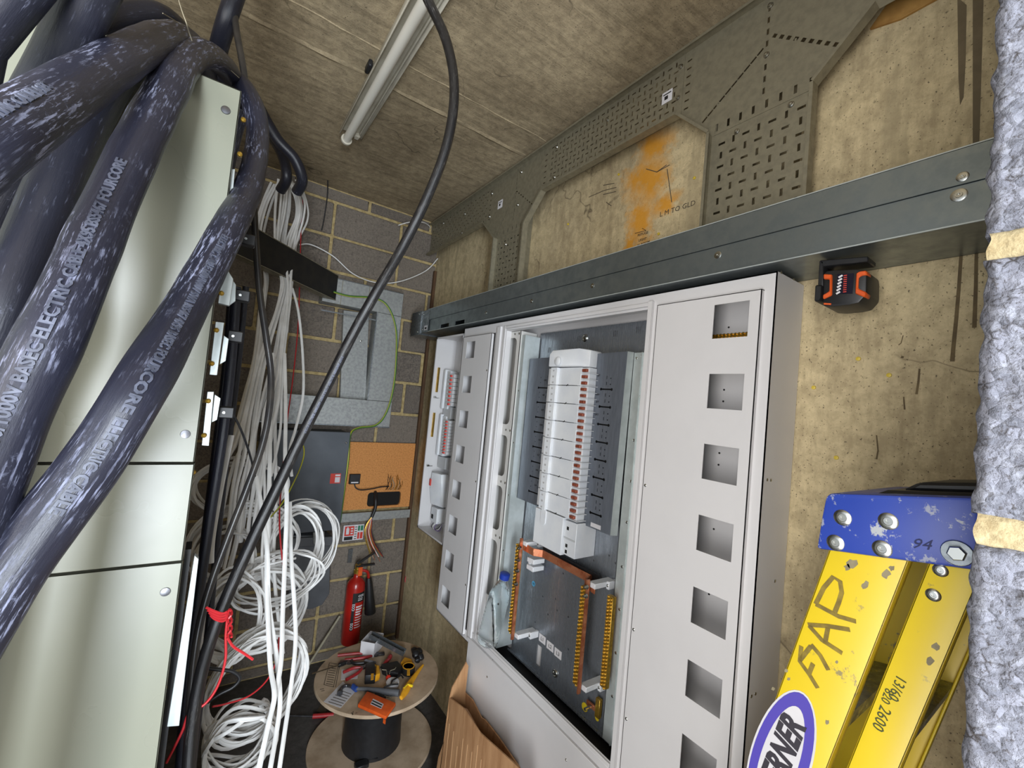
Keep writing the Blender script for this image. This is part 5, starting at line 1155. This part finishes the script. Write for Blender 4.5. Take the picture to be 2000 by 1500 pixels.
# ================================================================== cable drum with tools
DC = Vector((0.853, 2.185, 0)); DR = 0.305; DT = 0.352
drum = thing('cable_drum', 'small wooden cable drum with black core used as a tool table', 'cable drum', DC)
MB().lathe([(DR, 0.001), (DR, 0.017)], DC, (0, 0, 1), 64).build('lower_disc', MT['spool_wood'], drum, bevel=0.002, smooth=30)
MB().lathe([(0.145, 0.017), (0.14, 0.10), (0.14, 0.25), (0.145, DT - 0.016)], DC, (0, 0, 1), 40).build('core', MT['black'], drum)
td = MB().lathe([(DR, DT - 0.016), (DR, DT)], DC, (0, 0, 1), 64).build('upper_disc', MT['spool_wood'], drum, bevel=0.002, smooth=30)
ZT_ = DT + 0.0005
def D(cx, cy, dz=0.0): return W(610 + cx * 0.13333, 1220 + cy * 0.13333, z=ZT_ + dz)     # crop pixel of the drum top
st = MB()
for (a, b_) in (((250, 560), (170, 880)), ((380, 600), (310, 910)), ((400, 600), (340, 920)), ((250, 560), (420, 590)), ((170, 880), (320, 915))): stroke(st, [D(*a), D(*b_)], 0.003, (0, 0, 1))
for k in range(9): stroke(st, [D(235 - 6 * k + 15, 600 + 33 * k), D(355 - 7 * k, 615 + 33 * k)], 0.004, (0, 0, 1))
for a, b_ in (((110, 950), (170, 940)), ((130, 975), (180, 965)), ((570, 1290), (600, 1320)), ((600, 1270), (585, 1325)), ((630, 1300), (660, 1290))): stroke(st, [D(*a), D(*b_)], 0.003, (0, 0, 1))
st.build('stencil_marks', MT['pencil'], td)
TG = None
def hv(a, b_): d = (b_ - a); d.z = 0; return d.normalized()
# white carton, open top
a, b_, c_ = D(692, 445), D(895, 485), D(1075, 300)
bx = thing('white_carton', 'small open white carton standing at the back of the drum top', 'box', (a + c_) / 2)
e1 = b_ - a; e2 = Vector((-e1.y, e1.x, 0)).normalized() * (e1.length * 1.35); hh = 0.075
if (RM @ e2).z < 0: e2 = -e2
cs = [a, a + e1, a + e1 + e2, a + e2]
for k in range(4):
    p, q = cs[k], cs[(k + 1) % 4]; n_ = Vector((0, 0, 1)).cross(q - p).normalized() * 0.0012
    MB().prism([p, q, q + Vector((0, 0, hh)), p + Vector((0, 0, hh))], n_).build('carton_side', MT['paper'], bx)
MB().prism(cs, (0, 0, 0.0015)).build('carton_base', MT['paper'], bx)
# steel offcut resting on the carton
a, b_ = D(840, 175, 0.083), D(1340, 440, 0.012); d = (b_ - a); s_ = d.normalized().cross(Vector((0, 0, 1))).normalized(); u_ = s_.cross(d.normalized())
ofc = MB()
for off, hw, hh2 in ((Vector((0, 0, 0)), 0.0165, 0.001), (s_ * 0.0165, 0.001, 0.012), (-s_ * 0.0165, 0.001, 0.012)):
    ofc.obox((a + b_) / 2 + off + (u_ * 0.012 if hw < 0.01 else Vector((0, 0, 0))), d / 2, s_ * hw, u_ * hh2)
tag(ofc.build('steel_channel_offcut', MT['galv']), 'short shiny steel channel offcut leaning on the white carton', 'steel offcut')
def pliers(name, label, cat, head, h1, h2, grip, headr=0.013, op=0.0):
    o = thing(name, label, cat, head)
    d = ((h1 + h2) / 2 - head).normalized()
    MB().lathe([(headr, 0), (headr, 0.010)], head, (0, 0, 1), 14).build('pivot', MT['tool_steel'], o)
    MB().obox(head - d * 0.022 + Vector((0, 0, 0.005)), d * 0.024, Vector((-d.y, d.x, 0)) * headr * 0.8, (0, 0, 0.006)).build('jaws', MT['tool_steel'], o, bevel=0.003)
    for h_, s in ((h1, 1), (h2, -1)):
        sd = Vector((-d.y, d.x, 0)) * s * 0.012
        if (head + sd - h_).length > (head - sd - h_).length: sd = -sd
        q = MB(); q.tube([Vector(p) for p in spline([head + Vector((0, 0, .005)), head.lerp(h_, 0.4) + sd + Vector((0, 0, .007)), h_ + Vector((0, 0, .007))], 6)], [0.005 + 0.0025 * min(1, i / 5) for i in range(13)], 8); q.build('handle', grip, o)
    return o
pliers('pliers', 'black-jawed pliers with thin dark red handles pointing left on the drum', 'pliers', D(930, 450, 0.002), D(370, 470, 0.0), D(470, 540, 0.0), MT['red_tool'], 0.015)
pliers('pliers', 'dark steel pliers lying below the thin-handled pair', 'pliers', D(540, 560, 0.0), D(740, 500, 0.0), D(760, 580, 0.0), MT['black'], 0.017)
pliers('side_cutters', 'side cutters with two thick red handles over the white card', 'cutters', D(740, 640, 0.006), D(450, 720, 0.0), D(490, 830, 0.0), MT['red_tool'], 0.012)
MB_c = MB().prism([D(430, 660), D(690, 640), D(660, 790), D(418, 815)], (0, 0, 0.0012)); tag(MB_c.build('white_card', MT['paper']), 'white card under the red-handled cutters', 'card')
MB_p = MB().prism([D(165, 1130), D(450, 835), D(625, 985), D(415, 1222)], (0, 0, 0.0008)); pap = MB_p.build('printed_sheet', MT['paper']); tag(pap, 'printed white sheet at the front left of the drum top', 'paper')
st = MB()
for k in range(6): stroke(st, [D(400 - 32 * k, 960 + 34 * k, 0.001), D(570 - 28 * k, 1020 + 34 * k, 0.001)], 0.003, (0, 0, 1))
st.build('print_line', MT['pencil'], pap)
# black and yellow battery / detector
def slab(name, label, cat, px, h, mat, bev=0.004, lift=0.0):
    o = thing(name, label, cat, D(*px[0])); MB().prism([D(*p, lift) for p in px], (0, 0, h)).build('body', mat, o, bevel=bev, seg=2); return o
bt = slab('tool_battery', 'black and yellow power tool battery in the middle of the drum', 'battery', [(760, 880), (770, 690), (900, 660), (915, 870)], 0.045, MT['black'])
MB().prism([D(915, 850, 0.01), D(920, 700, 0.01), D(975, 690, 0.01), D(985, 820, 0.01)], (0, 0, 0.035)).build('yellow_end', MT['yellow_tool'], bt, bevel=0.004)
MB().prism([D(855, 815, 0.046), D(860, 720, 0.046), D(900, 715, 0.046), D(897, 808, 0.046)], (0, 0, 0.001)).build('rating_label', MT['yellow_tool'], bt)
c0 = D(1400, 710, 0.0)
tp = thing('tape_measure', 'round black tape measure with yellow rim on the drum', 'tape measure', c0)
MB().lathe([(0.030, 0), (0.034, 0.006), (0.034, 0.030), (0.028, 0.036)], c0, (0, 0, 1), 24).build('case', MT['black'], tp)
MB().lathe([(0.031, 0), (0.031, 0.0015), (0.026, 0.0015), (0.026, 0)], c0 + Vector((0, 0, 0.036)), (0, 0, 1), 24).build('rim', MT['yellow_tool'], tp)
MB().prism([D(1385, 745, 0.038), D(1390, 645, 0.038), D(1430, 645, 0.038), D(1430, 745, 0.038)], (0, 0, 0.001)).build('label', MT['yellow_tool'], tp)
MB().prism([D(1290, 610, 0.004), D(1340, 530, 0.004), D(1450, 560, 0.004), D(1480, 640, 0.004)], (0, 0, 0.022)).build('grip', MT['yellow_tool'], tp, bevel=0.004)
kn_ = thing('utility_knife', 'long yellow utility knife at the right of the drum top', 'knife', D(1450, 850))
q = MB(); q.tube([D(*p, 0.014) for p in spline([(1300, 1075), (1370, 960), (1450, 830), (1540, 700), (1625, 590)], 5)], [0.010, 0.012, 0.014, 0.016, 0.018, 0.019, 0.019, 0.018, 0.017, 0.016, 0.015, 0.014, 0.013, 0.012, 0.011, 0.010, 0.009, 0.008, 0.007, 0.006, 0.005], 10, 0.7); q.build('handle', MT['yellow_tool'], kn_)
q = MB(); q.tube([D(*p, 0.026) for p in ((1340, 940), (1400, 880), (1470, 900))], 0.006, 8); q.build('thumb_slide', MT['sticker_yellow'], kn_)
hm = thing('hammer', 'claw hammer with grey handle lying across the drum', 'hammer', D(700, 950))
q = MB(); q.tube([D(*p, 0.014) for p in ((620, 935), (800, 945), (950, 960), (1100, 985), (1270, 1000))], [0.008, 0.010, 0.012, 0.015, 0.016], 10); q.build('handle', MT['grey_plastic'], hm)
MB().cyl(D(590, 900, 0.014), D(650, 950, 0.014), 0.012, 12).build('collar', MT['blue_tool'], hm)
q = MB(); q.tube([D(*p, 0.016) for p in spline([(400, 1010), (430, 930), (500, 890), (580, 910)], 5)], [0.013, 0.013, 0.012, 0.010] + [0.008] * 12, 10); q.build('head', MT['tool_steel'], hm)
# orange case
px = [(660, 1215), (800, 1020), (1222, 1195), (1075, 1400)]
oc = thing('orange_case', 'flat orange plastic case with white label overhanging the front of the drum', 'case', D(*px[0]))
MB().prism([D(*p) for p in px], (0, 0, 0.012)).build('case_base', MT['black'], oc, bevel=0.002)
ol = MB().prism([D(*p, 0.012) for p in px], (0, 0, 0.016)).build('case_lid', MT['orange'], oc, bevel=0.004, seg=2)
pl = MB().prism([D(*p, 0.0285) for p in ((850, 1165), (890, 1085), (1045, 1165), (1010, 1235))], (0, 0, 0.0006)).build('case_label', MT['paper'], ol)
st = MB()
for k in range(2): stroke(st, [D(880 + 0 * k - 14 * k, 1112 + 36 * k, 0.0295), D(1022 - 14 * k, 1180 + 36 * k, 0.0295)], 0.006, (0, 0, 1))
st.build('label_print', MT['ink'], ol)
MB().prism([D(1040, 1380, 0.0), D(1075, 1400, 0.0), D(1080, 1375, 0.0)], (0, 0, -0.018)).build('hinge_tab', MT['orange'], oc)
# smaller bits
def ball(name, label, cat, c, r, mat):
    return tag(MB().lathe([(r * math.sin(math.pi * i / 10), r - r * math.cos(math.pi * i / 10)) for i in range(11)], c, (0, 0, 1), 16).build(name, mat, loc=c), label, cat)
ball('red_ball', 'shiny red round ball among the tools', 'ball', D(1110, 815), 0.013, pm('glossy_red', srgb(222, 52, 36), None, rough=0.2))
rt = thing('tape_roll', 'white tape roll with dark strap near the hammer handle', 'tape roll', D(1170, 900))
MB().lathe([(0.030, 0), (0.032, 0.004), (0.032, 0.022), (0.028, 0.026), (0.012, 0.026), (0.012, 0.002)], D(1170, 900), (0, 0, 1), 24).build('roll', MT['paper'], rt)
q = MB(); q.tube([D(*p, 0.031) for p in ((1050, 920), (1150, 880), (1260, 870))], 0.004, 6); q.build('strap', MT['black'], rt)
q = MB(); q.tube([D(*p, 0.031) for p in ((1150, 880), (1170, 820), (1300, 740), (1330, 780))], 0.004, 6); q.build('strap', MT['black'], rt)
sd = thing('screwdriver', 'red-handled screwdriver pointing at the back of the drum', 'screwdriver', D(1100, 520))
q = MB(); q.tube([D(*p, 0.012) for p in spline([(1150, 450), (1120, 500), (1080, 550), (1030, 600)], 4)], [0.007, 0.011, 0.012, 0.012, 0.011, 0.009, 0.010, 0.011, 0.011, 0.010, 0.008, 0.007, 0.005], 10); q.build('handle', MT['red_tool'], sd)
q = MB(); q.cyl(D(1030, 600, 0.012), D(960, 660, 0.01), 0.003, 8); q.build('shaft', MT['tool_steel'], sd)
q = MB(); q.tube([D(*p, 0.016) for p in ((1110, 625), (1150, 595), (1205, 580))], [0.004, 0.008, 0.005], 8); tag(q.build('green_bit', MT['green_tool']), 'bright green plastic piece among the tools', 'tool bit')
pk = slab('tool_pouch', 'black tool pouch with pale piping in the centre of the drum', 'pouch', [(1020, 740), (1000, 650), (1240, 600), (1330, 700), (1250, 790), (1080, 760)], 0.028, MT['black'], 0.006)
for pts in ([(1020, 660), (1085, 665), (1095, 740)], [(1225, 625), (1210, 650), (1140, 675), (1130, 720)]):
    q = MB(); q.tube([D(*p, 0.029) for p in pts], 0.0016, 6); q.build('piping', MT['pvc_old'], pk)
gl = thing('work_glove', 'crumpled black work glove at the back right of the drum', 'glove', D(1530, 480))
for k, (u, v, r) in enumerate(((1500, 420, .018), (1560, 440, .02), (1520, 490, .024), (1580, 520, .02), (1540, 560, .016), (1470, 400, .012))):
    m = MB().lathe([(r * math.sin(math.pi * i / 8), r * 0.9 - r * 0.9 * math.cos(math.pi * i / 8)) for i in range(9)], D(u, v), (0, 0, 1), 12)
    for i_, p in enumerate(m.v): m.v[i_] = p + Vector((noise.noise(p * 60), noise.noise(p * 60 + Vector((5, 0, 0))), 0)) * 0.006
    m.build('glove_palm' if k == 2 else 'glove_finger', MT['black'], gl)
ub = thing('multi_tool', 'dark folding tool with brassy parts above the battery', 'tool', D(850, 570))
MB().obox(D(840, 560, 0.01), hv(D(760, 540), D(1000, 600)) * 0.032, Vector((0, 0, 1)).cross(hv(D(760, 540), D(1000, 600))) * 0.012, (0, 0, 0.009)).build('body', MT['tool_steel'], ub, bevel=0.003)
MB().obox(D(900, 590, 0.02), hv(D(760, 540), D(1000, 600)) * 0.022, Vector((0, 0, 1)).cross(hv(D(760, 540), D(1000, 600))) * 0.006, (0, 0, 0.003)).build('blade', MT['brass'], ub, bevel=0.002)
a, b_ = D(395, 590, 0.012), W(609, 1316, z=0.40)
ls = thing('long_screwdriver', 'long bright screwdriver shaft sticking out over the left rim of the drum', 'screwdriver', a)
MB().cyl(a, b_, 0.004, 8, 0.003).build('shaft', MT['screw'], ls)
MB().cyl(a, a + (a - b_).normalized() * 0.05, 0.011, 10).build('handle', MT['black'], ls)
ks_ = thing('putty_knife', 'curved bright blade under the hammer handle', 'knife', D(1100, 1060))
q = MB(); q.tube([D(*p, 0.003) for p in spline([(1060, 1045), (1130, 1065), (1190, 1045)], 5)], 0.005, 6, 0.4); q.build('blade', MT['screw'], ks_)
q = MB(); q.tube([D(*p, 0.006) for p in ((920, 1030), (990, 1050), (1060, 1085))], 0.009, 8); q.build('handle', MT['black'], ks_)
# ------------------------------------------------------------------ on the floor
ra, rb = W(664, 1203, y=2.93), W(592, 1316, z=0.012)
tag(MB().cyl(ra, rb, 0.008, 10).build('grey_rod', MT['pvc_old']), 'thin grey rod leaning from the floor against the block wall', 'rod')
sf = thing('floor_screwdriver', 'dark red handled screwdriver lying on the floor left of the drum', 'screwdriver', W(630, 1400, z=0.0))
MB().cyl(W(545, 1397, z=0.014), W(612, 1399, z=0.014), 0.004, 8).build('shaft', MT['tool_steel'], sf)
MB().cyl(W(611, 1399, z=0.014), W(652, 1396, z=0.014), 0.012, 10).build('handle', MT['red_tool'], sf)
tag(MB().prism([W(u, v, z=0.001) for u, v in ((618, 1390), (628, 1376), (642, 1382), (634, 1396))], (0, 0, 0.004)).build('mesh_tag', MT['pencil']), 'small printed tag on the floor by the drum', 'tag')
rk = thing('ratchet_strap', 'black ratchet strap lying on the lower disc of the drum', 'strap', W(712, 1490, z=0.03))
q = MB(); q.tube([W(u, v, z=0.030) for u, v in spline([(700, 1492), (715, 1484), (738, 1482)], 5)], 0.008, 8, 0.5); q.build('webbing', MT['black'], rk)
MB().obox(W(706, 1494, z=0.030), (0.03, 0, 0), (0, 0.02, 0), (0, 0, 0.010)).build('ratchet', MT['black'], rk, bevel=0.003)
# ------------------------------------------------------------------ cardboard carton by the base of the board
cbx = thing('cardboard_box', 'torn open brown cardboard box standing below the large board', 'cardboard box', (1.03, 1.4, 0))
def card(px, x, th=0.005, floor=True, name='cardboard_side'):
    P = [W(u, v, x=x) for u, v in px]
    return MB().prism(P, (th, 0, 0)).build(name, MT['cardboard'], cbx)
f1 = [W(u, v, x=0.985) for u, v in ((877, 1362), (905, 1383), (938, 1432), (1016, 1502))]
lo_ = [Vector((0.985, 0.95, 0.005)), Vector((0.985, 1.74, 0.005))]
le = [W(u, v, x=0.985) for u, v in ((856, 1479), (868, 1445), (876, 1405))]
MB().prism(f1 + lo_ + le, (0.005, 0, 0)).build('cardboard_side', MT['cardboard'], cbx)
P2 = [W(u, v, x=1.09) for u, v in ((908, 1353), (923, 1368), (940, 1402), (947, 1406), (972, 1438), (1014, 1499))] + [Vector((1.09, 0.98, 0.005)), Vector((1.09, 1.60, 0.005))]
MB().prism(P2, (0.005, 0, 0)).build('cardboard_side', MT['cardboard'], cbx)
t1, t2 = W(882, 1342, x=0.99), W(910, 1292, x=1.085)
MB().prism([f1[0], t1, t2, W(914, 1300, x=1.09), W(908, 1353, x=1.09), Vector((1.09, 1.62, 0.005)), Vector((0.985, 1.70, 0.005))], (0, -0.005, 0)).build('cardboard_side', MT['cardboard'], cbx)
MB().prism([f1[1] + Vector((0.001, 0, 0)), f1[2], W(936, 1428, x=1.05), W(912, 1385, x=1.05)], (0.0, -0.004, 0.004)).build('torn_flap', MT['cardboard'], cbx)
rnd = random.Random(11)
for k in range(9):       # creases and tape lines
    u = 880 + k * 9; a_, b2 = W(u, 1385 + k * 9, x=0.984), None
    MB().box(0.9835, 0.985, a_.y - 0.0015, a_.y + 0.0015, 0.02, a_.z - rnd.uniform(0.01, 0.12)).build('crease', MT['tape'], cbx)
# ------------------------------------------------------------------ water bottle
b0, b1 = W(951, 1255, x=1.118), W(987, 1120, x=1.135)
bo = thing('water_bottle', 'clear plastic water bottle with blue cap propped in the bottom corner of the open board', 'bottle', b0)
ax = (b1 - b0); Lb = ax.length; k = Lb / 0.215
prof = [(0.020, 0.0), (0.029, 0.004), (0.031, 0.012)]
for i in range(9): prof += [(0.031, 0.02 + i * 0.012), (0.029, 0.026 + i * 0.012)]
prof += [(0.031, 0.130), (0.030, 0.145), (0.025, 0.165), (0.017, 0.183), (0.0125, 0.190), (0.0125, 0.200)]
MB().lathe([(r * k, h * k) for r, h in prof], b0, ax, 28).build('bottle_body', MT['pet'], bo, smooth=70)
MB().lathe([(0.0145 * k, 0.200 * k), (0.0145 * k, 0.214 * k), (0.012 * k, 0.216 * k)], b0, ax, 20).build('cap', MT['bottle_cap'], bo)
# ------------------------------------------------------------------ laser level hanging on the wall
XL = 1.108
lz = thing('laser_level', 'black and orange laser level hanging on the wall under the trunking', 'laser level', W(1650, 560, x=XR))
def L2(cx, cy, x=XL): return W(1580 + cx * 0.08, 490 + cy * 0.08, x=x)
MB().prism([L2(*p) for p in ((350, 560), (420, 480), (640, 465), (1150, 440), (1390, 470), (1410, 620), (1400, 1050), (1330, 1140), (1210, 1270), (980, 1320), (600, 1360), (345, 1350), (335, 1180))], (0.085, 0, 0)).build('body', MT['black'], lz, bevel=0.006, seg=2)
for px in ([(350, 560), (560, 570), (550, 1080), (340, 1180), (330, 1070), (490, 985), (500, 690), (350, 690)], [(1145, 540), (1240, 490), (1400, 475), (1410, 580), (1290, 600), (1210, 640), (1195, 920), (1390, 1000), (1395, 1060), (1340, 1125), (1120, 1040)]):
    MB().prism([L2(*p, XL - 0.004) for p in px], (0.03, 0, 0)).build('bumper', MT['orange'], lz, bevel=0.002)
MB().prism([L2(*p, XL - 0.002) for p in ((360, 1270), (540, 1280), (530, 1320), (360, 1310))], (0.01, 0, 0)).build('power_switch', MT['orange'], lz)
sc_ = MB().prism([L2(*p, XL - 0.002) for p in ((690, 570), (1090, 545), (1060, 1040), (680, 1050))], (0.004, 0, 0)).build('display_panel', pm('glossy_dark_display', srgb(22, 22, 40), None, rough=0.15), lz)
q = MB(); q2 = MB()
for k in range(6): a_ = L2(765 - 12 * k, 625 + 80 * k, XL - 0.0032); stroke(q, [a_ + Vector((0, 0.003, -0.002)), a_ + Vector((0, -0.004, 0.002))], 0.004, (-1, 0, 0))
for k in range(9): a_ = L2(890 - 2 * k, 600 + 50 * k, XL - 0.0032); stroke(q2, [a_ + Vector((0, 0.003, 0)), a_ + Vector((0, -0.003, 0))], 0.002, (-1, 0, 0))
q.build('panel_print', MT['paper'], sc_); q2.build('panel_print', MT['sticker_red'], sc_)
br_ = MB().prism([L2(*p, 1.118) for p in ((250, 230), (360, 250), (340, 900), (210, 880))], (0.05, 0, 0)).prism([L2(*p, 1.118) for p in ((250, 230), (1450, 130), (1440, 260), (330, 390))], (0.05, 0, 0))
br_.build('wall_bracket', MT['black'], lz, bevel=0.002)
MB().prism([L2(*p, 1.112) for p in ((145, 825), (330, 830), (310, 1150), (250, 1235), (120, 1235))], (0.06, 0, 0)).build('clamp_grip', MT['black'], lz, bevel=0.003)
# ------------------------------------------------------------------ stepladder
LX = 0.80; LW = 0.29
O = W(1595, 1074, x=LX - 0.012)
du = Vector((0, -0.984, 0.18)).normalized(); up_ = Vector((0, -0.227, 0.974)).normalized(); dn = Vector((0, -0.974, -0.227)).normalized()
def LP(s, t, x): return Vector((x, 0, 0)) + Vector((0, O.y, O.z)) + du * s + up_ * t
lad = thing('stepladder', 'yellow fibreglass stepladder with scuffed blue top cap by the pier', 'stepladder', (0.95, 0.55, 0))
capm = MB().prism([W(u, v, x=LX - 0.012) for u, v in ((1594, 1072), (1604, 1010), (1612, 970), (1622, 963), (1912, 972), (1914, 1116))], (LW + 0.024, 0, 0))
cap = capm.build('top_cap', MT['ladder_blue'], lad, bevel=0.006, seg=2)
MB().prism([LP(s, t, LX + 0.02) for s, t in ((0.03, 0.089), (0.05, 0.100), (0.19, 0.098), (0.195, 0.085))], (LW - 0.04, 0, 0)).build('tool_tray', MT['black'], cap, bevel=0.004)
MB().prism([LP(s, t, LX + 0.05) for s, t in ((0.06, 0.099), (0.075, 0.112), (0.18, 0.112), (0.19, 0.098))], (LW - 0.10, 0, 0)).build('tray_rib', MT['black'], cap, bevel=0.004)
def rail(s0, s1, x, side, L, name):
    """C-channel: web on the outer face, flanges turned inwards"""
    m = MB(); th = 0.004; dp = 0.026 * side
    bot = -L
    def pr(sa, sb, xa, xb): m.add([LP(sa, 0.02, xa), LP(sb, 0.02, xa), LP(sb, bot, xa), LP(sa, bot, xa), LP(sa, 0.02, xb), LP(sb, 0.02, xb), LP(sb, bot, xb), LP(sa, bot, xb)], [(0, 1, 2, 3), (7, 6, 5, 4), (0, 4, 5, 1), (1, 5, 6, 2), (2, 6, 7, 3), (3, 7, 4, 0)])
    pr(s0, s1, x, x + th * side); pr(s0, s0 + th, x, x + dp); pr(s1 - th, s1, x, x + dp)
    return m.build(name, MT['ladder_yellow'], lad, bevel=0.0015, seg=2)
LL = 1.60
fr_ = rail(0.012, 0.106, LX, 1, LL, 'front_rail'); rail(0.012, 0.106, LX + LW, -1, LL, 'front_rail')
rr_ = rail(0.125, 0.176, LX, 1, LL, 'rear_rail'); rail(0.125, 0.176, LX + LW, -1, LL, 'rear_rail')
for k in range(5):
    t = -0.26 - 0.29 * k
    MB().prism([LP(0.016, t, LX + 0.006), LP(0.102, t, LX + 0.006), LP(0.102, t - 0.03, LX + 0.006), LP(0.096, t - 0.004, LX + 0.006), LP(0.022, t - 0.004, LX + 0.006), LP(0.016, t - 0.03, LX + 0.006)], (LW - 0.012, 0, 0)).build('step', MT['galv'], lad)
    MB().prism([LP(0.128, t, LX + 0.006), LP(0.172, t, LX + 0.006), LP(0.172, t - 0.02, LX + 0.006), LP(0.128, t - 0.02, LX + 0.006)], (LW - 0.012, 0, 0)).build('rear_brace', MT['galv'], lad)
def rivet(u, v, r, x, parent=cap, nm='rivet', hx=False):
    c = W(u, v, x=x)
    MB().lathe([(r, 0), (r, 0.001), (r * .8, 0.0022), (r * .5, 0.0026), (r * .45, 0.0016), (r * .22, 0.0016), (r * .2, 0.0002), (0.0003, 0.0002)] if not hx else [(r, 0), (r, 0.002), (r * .95, 0.003), (r * .6, 0.003), (0.0003, 0.003)], c, (-1, 0, 0), 20 if not hx else 24).build(nm, MT['galv'] if hx else MT['screw'], parent)
for u, v in ((1646, 1011), (1735, 1018), (1632, 1060), (1723, 1072)): rivet(u, v, 0.0115, LX - 0.012)
rivet(1870, 1080, 0.0155, LX - 0.012, cap, 'bolt_washer', True)
MB().lathe([(0.0095, 0), (0.0095, 0.006), (0.008, 0.008)], W(1870, 1080, x=LX - 0.0145), (-1, 0, 0), 6).build('pivot_bolt', MT['screw'], cap)
rivet(1837, 1114, 0.008, LX, rr_); rivet(1823, 1162, 0.008, LX, rr_)
def lstroke(mb, pl, w, x): stroke(mb, [W(u, v, x=x) for u, v in pl], w, (-1, 0, 0))
hw = MB(); xs = LX - 0.0006
MK = pm('worn_marker_on_yellow', srgb(116, 98, 40), srgb(150, 128, 44), 60, 0.7)
for pl in ([(1593, 1180), (1638, 1204), (1672, 1214)], [(1593, 1180), (1609, 1148), (1627, 1127), (1641, 1136), (1644, 1157), (1638, 1177), (1630, 1197)], [(1578, 1220), (1618, 1223), (1660, 1230)], [(1580, 1222), (1605, 1250), (1645, 1276)], [(1617, 1226), (1611, 1258)], [(1565, 1262), (1562, 1292), (1581, 1318), (1597, 1344)], [(1562, 1290), (1584, 1262)], [(1584, 1259), (1602, 1280), (1618, 1309)], [(1580, 1316), (1588, 1296)]):
    lstroke(hw, pl, 0.006, xs)
hw.build('handwriting', MK, fr_)
def rail_text(mb, s, size, u, v, x, up=True):
    ey = -dn if up else dn; ex = up_ if up else -up_
    text_on(mb, s, size, W(u, v, x=x), ex, ey, 0.0003)
q = MB(); rail_text(q, '13/60', 0.016, 1752, 1316, xs, False); rail_text(q, '820', 0.014, 1730, 1342, xs, False); rail_text(q, '2600', 0.018, 1720, 1375, xs, False); q.build('handwriting', pm('dark_green_marker', srgb(70, 76, 40), None, rough=.7), rr_)
q = MB(); text_on(q, '94', 0.020, W(1779, 1070, x=LX - 0.0128), du, up_, 0.0003); q.build('handwriting', pm('navy_marker', srgb(22, 30, 84), None, rough=.6), cap)
CH = pm('grey_scraped_fibreglass', srgb(150, 140, 112), srgb(128, 118, 92), 60, 0.8)
for k, (u, v, r, par) in enumerate(((1664, 1102, 12, fr_), (1655, 1108, 8, fr_), (1730, 1122, 10, fr_), (1742, 1110, 7, fr_), (1690, 1143, 9, fr_), (1828, 1262, 9, rr_), (1816, 1291, 10, rr_), (1615, 1411, 6, fr_), (1536, 1310, 5, fr_), (1510, 1345, 5, fr_), (1634, 1293, 4, fr_), (1540, 1326, 4, fr_))):
    rn = random.Random(k); MB().prism([W(u + r * rn.uniform(.5, 1.1) * math.cos(6.283 * i / 9), v + r * rn.uniform(.5, 1.1) * math.sin(6.283 * i / 9), x=LX - 0.0003) for i in range(9)], (0.0003, 0, 0)).build('scrape', CH, par)
# oval maker's badge on the front rail
bc = W(1522, 1484, x=LX)
def BP(s, t, x): return Vector((x, bc.y, bc.z)) + dn * s + up_ * t
def oval(a, b_, x, mat, nm, par):
    return MB().prism([BP(b_ * math.sin(2 * math.pi * i / 40), a * math.cos(2 * math.pi * i / 40), x) for i in range(40)], (0.0004, 0, 0)).build(nm, mat, par)
bd = oval(0.124, 0.040, LX - 0.0006, MT['paper'], 'oval_badge', fr_)
oval(0.121, 0.037, LX - 0.0011, pm('purple_blue_badge_print', srgb(84, 72, 172), None, rough=.4), 'badge_ring', fr_)
oval(0.098, 0.0245, LX - 0.0016, MT['paper'], 'badge_field', fr_)
q = MB(); vs, fs = text_geo('WERNER', 0.046, 0.0003, 0.0018, 0.2)
wv = max(p[0] for p in vs); kx = 0.158 / wv
q.add([BP(0.016 - p[1] * 1.0, -0.079 + p[0] * kx, LX - 0.0021) + Vector((-p[2], 0, 0)) for p in vs], fs); q.build('badge_lettering', pm('badge_black', srgb(52, 48, 56), None, rough=.5), fr_)

# tiny rows of screws, holes and marks that cannot be picked apart singly
for o in bpy.data.objects:
    if o.type == 'MESH' and o.name.split('.')[0] in ('fixing_holes', 'terminal_screws', 'terminal_holes', 'gland_studs', 'pencil_marks', 'stencil_marks'): o['kind'] = 'stuff'
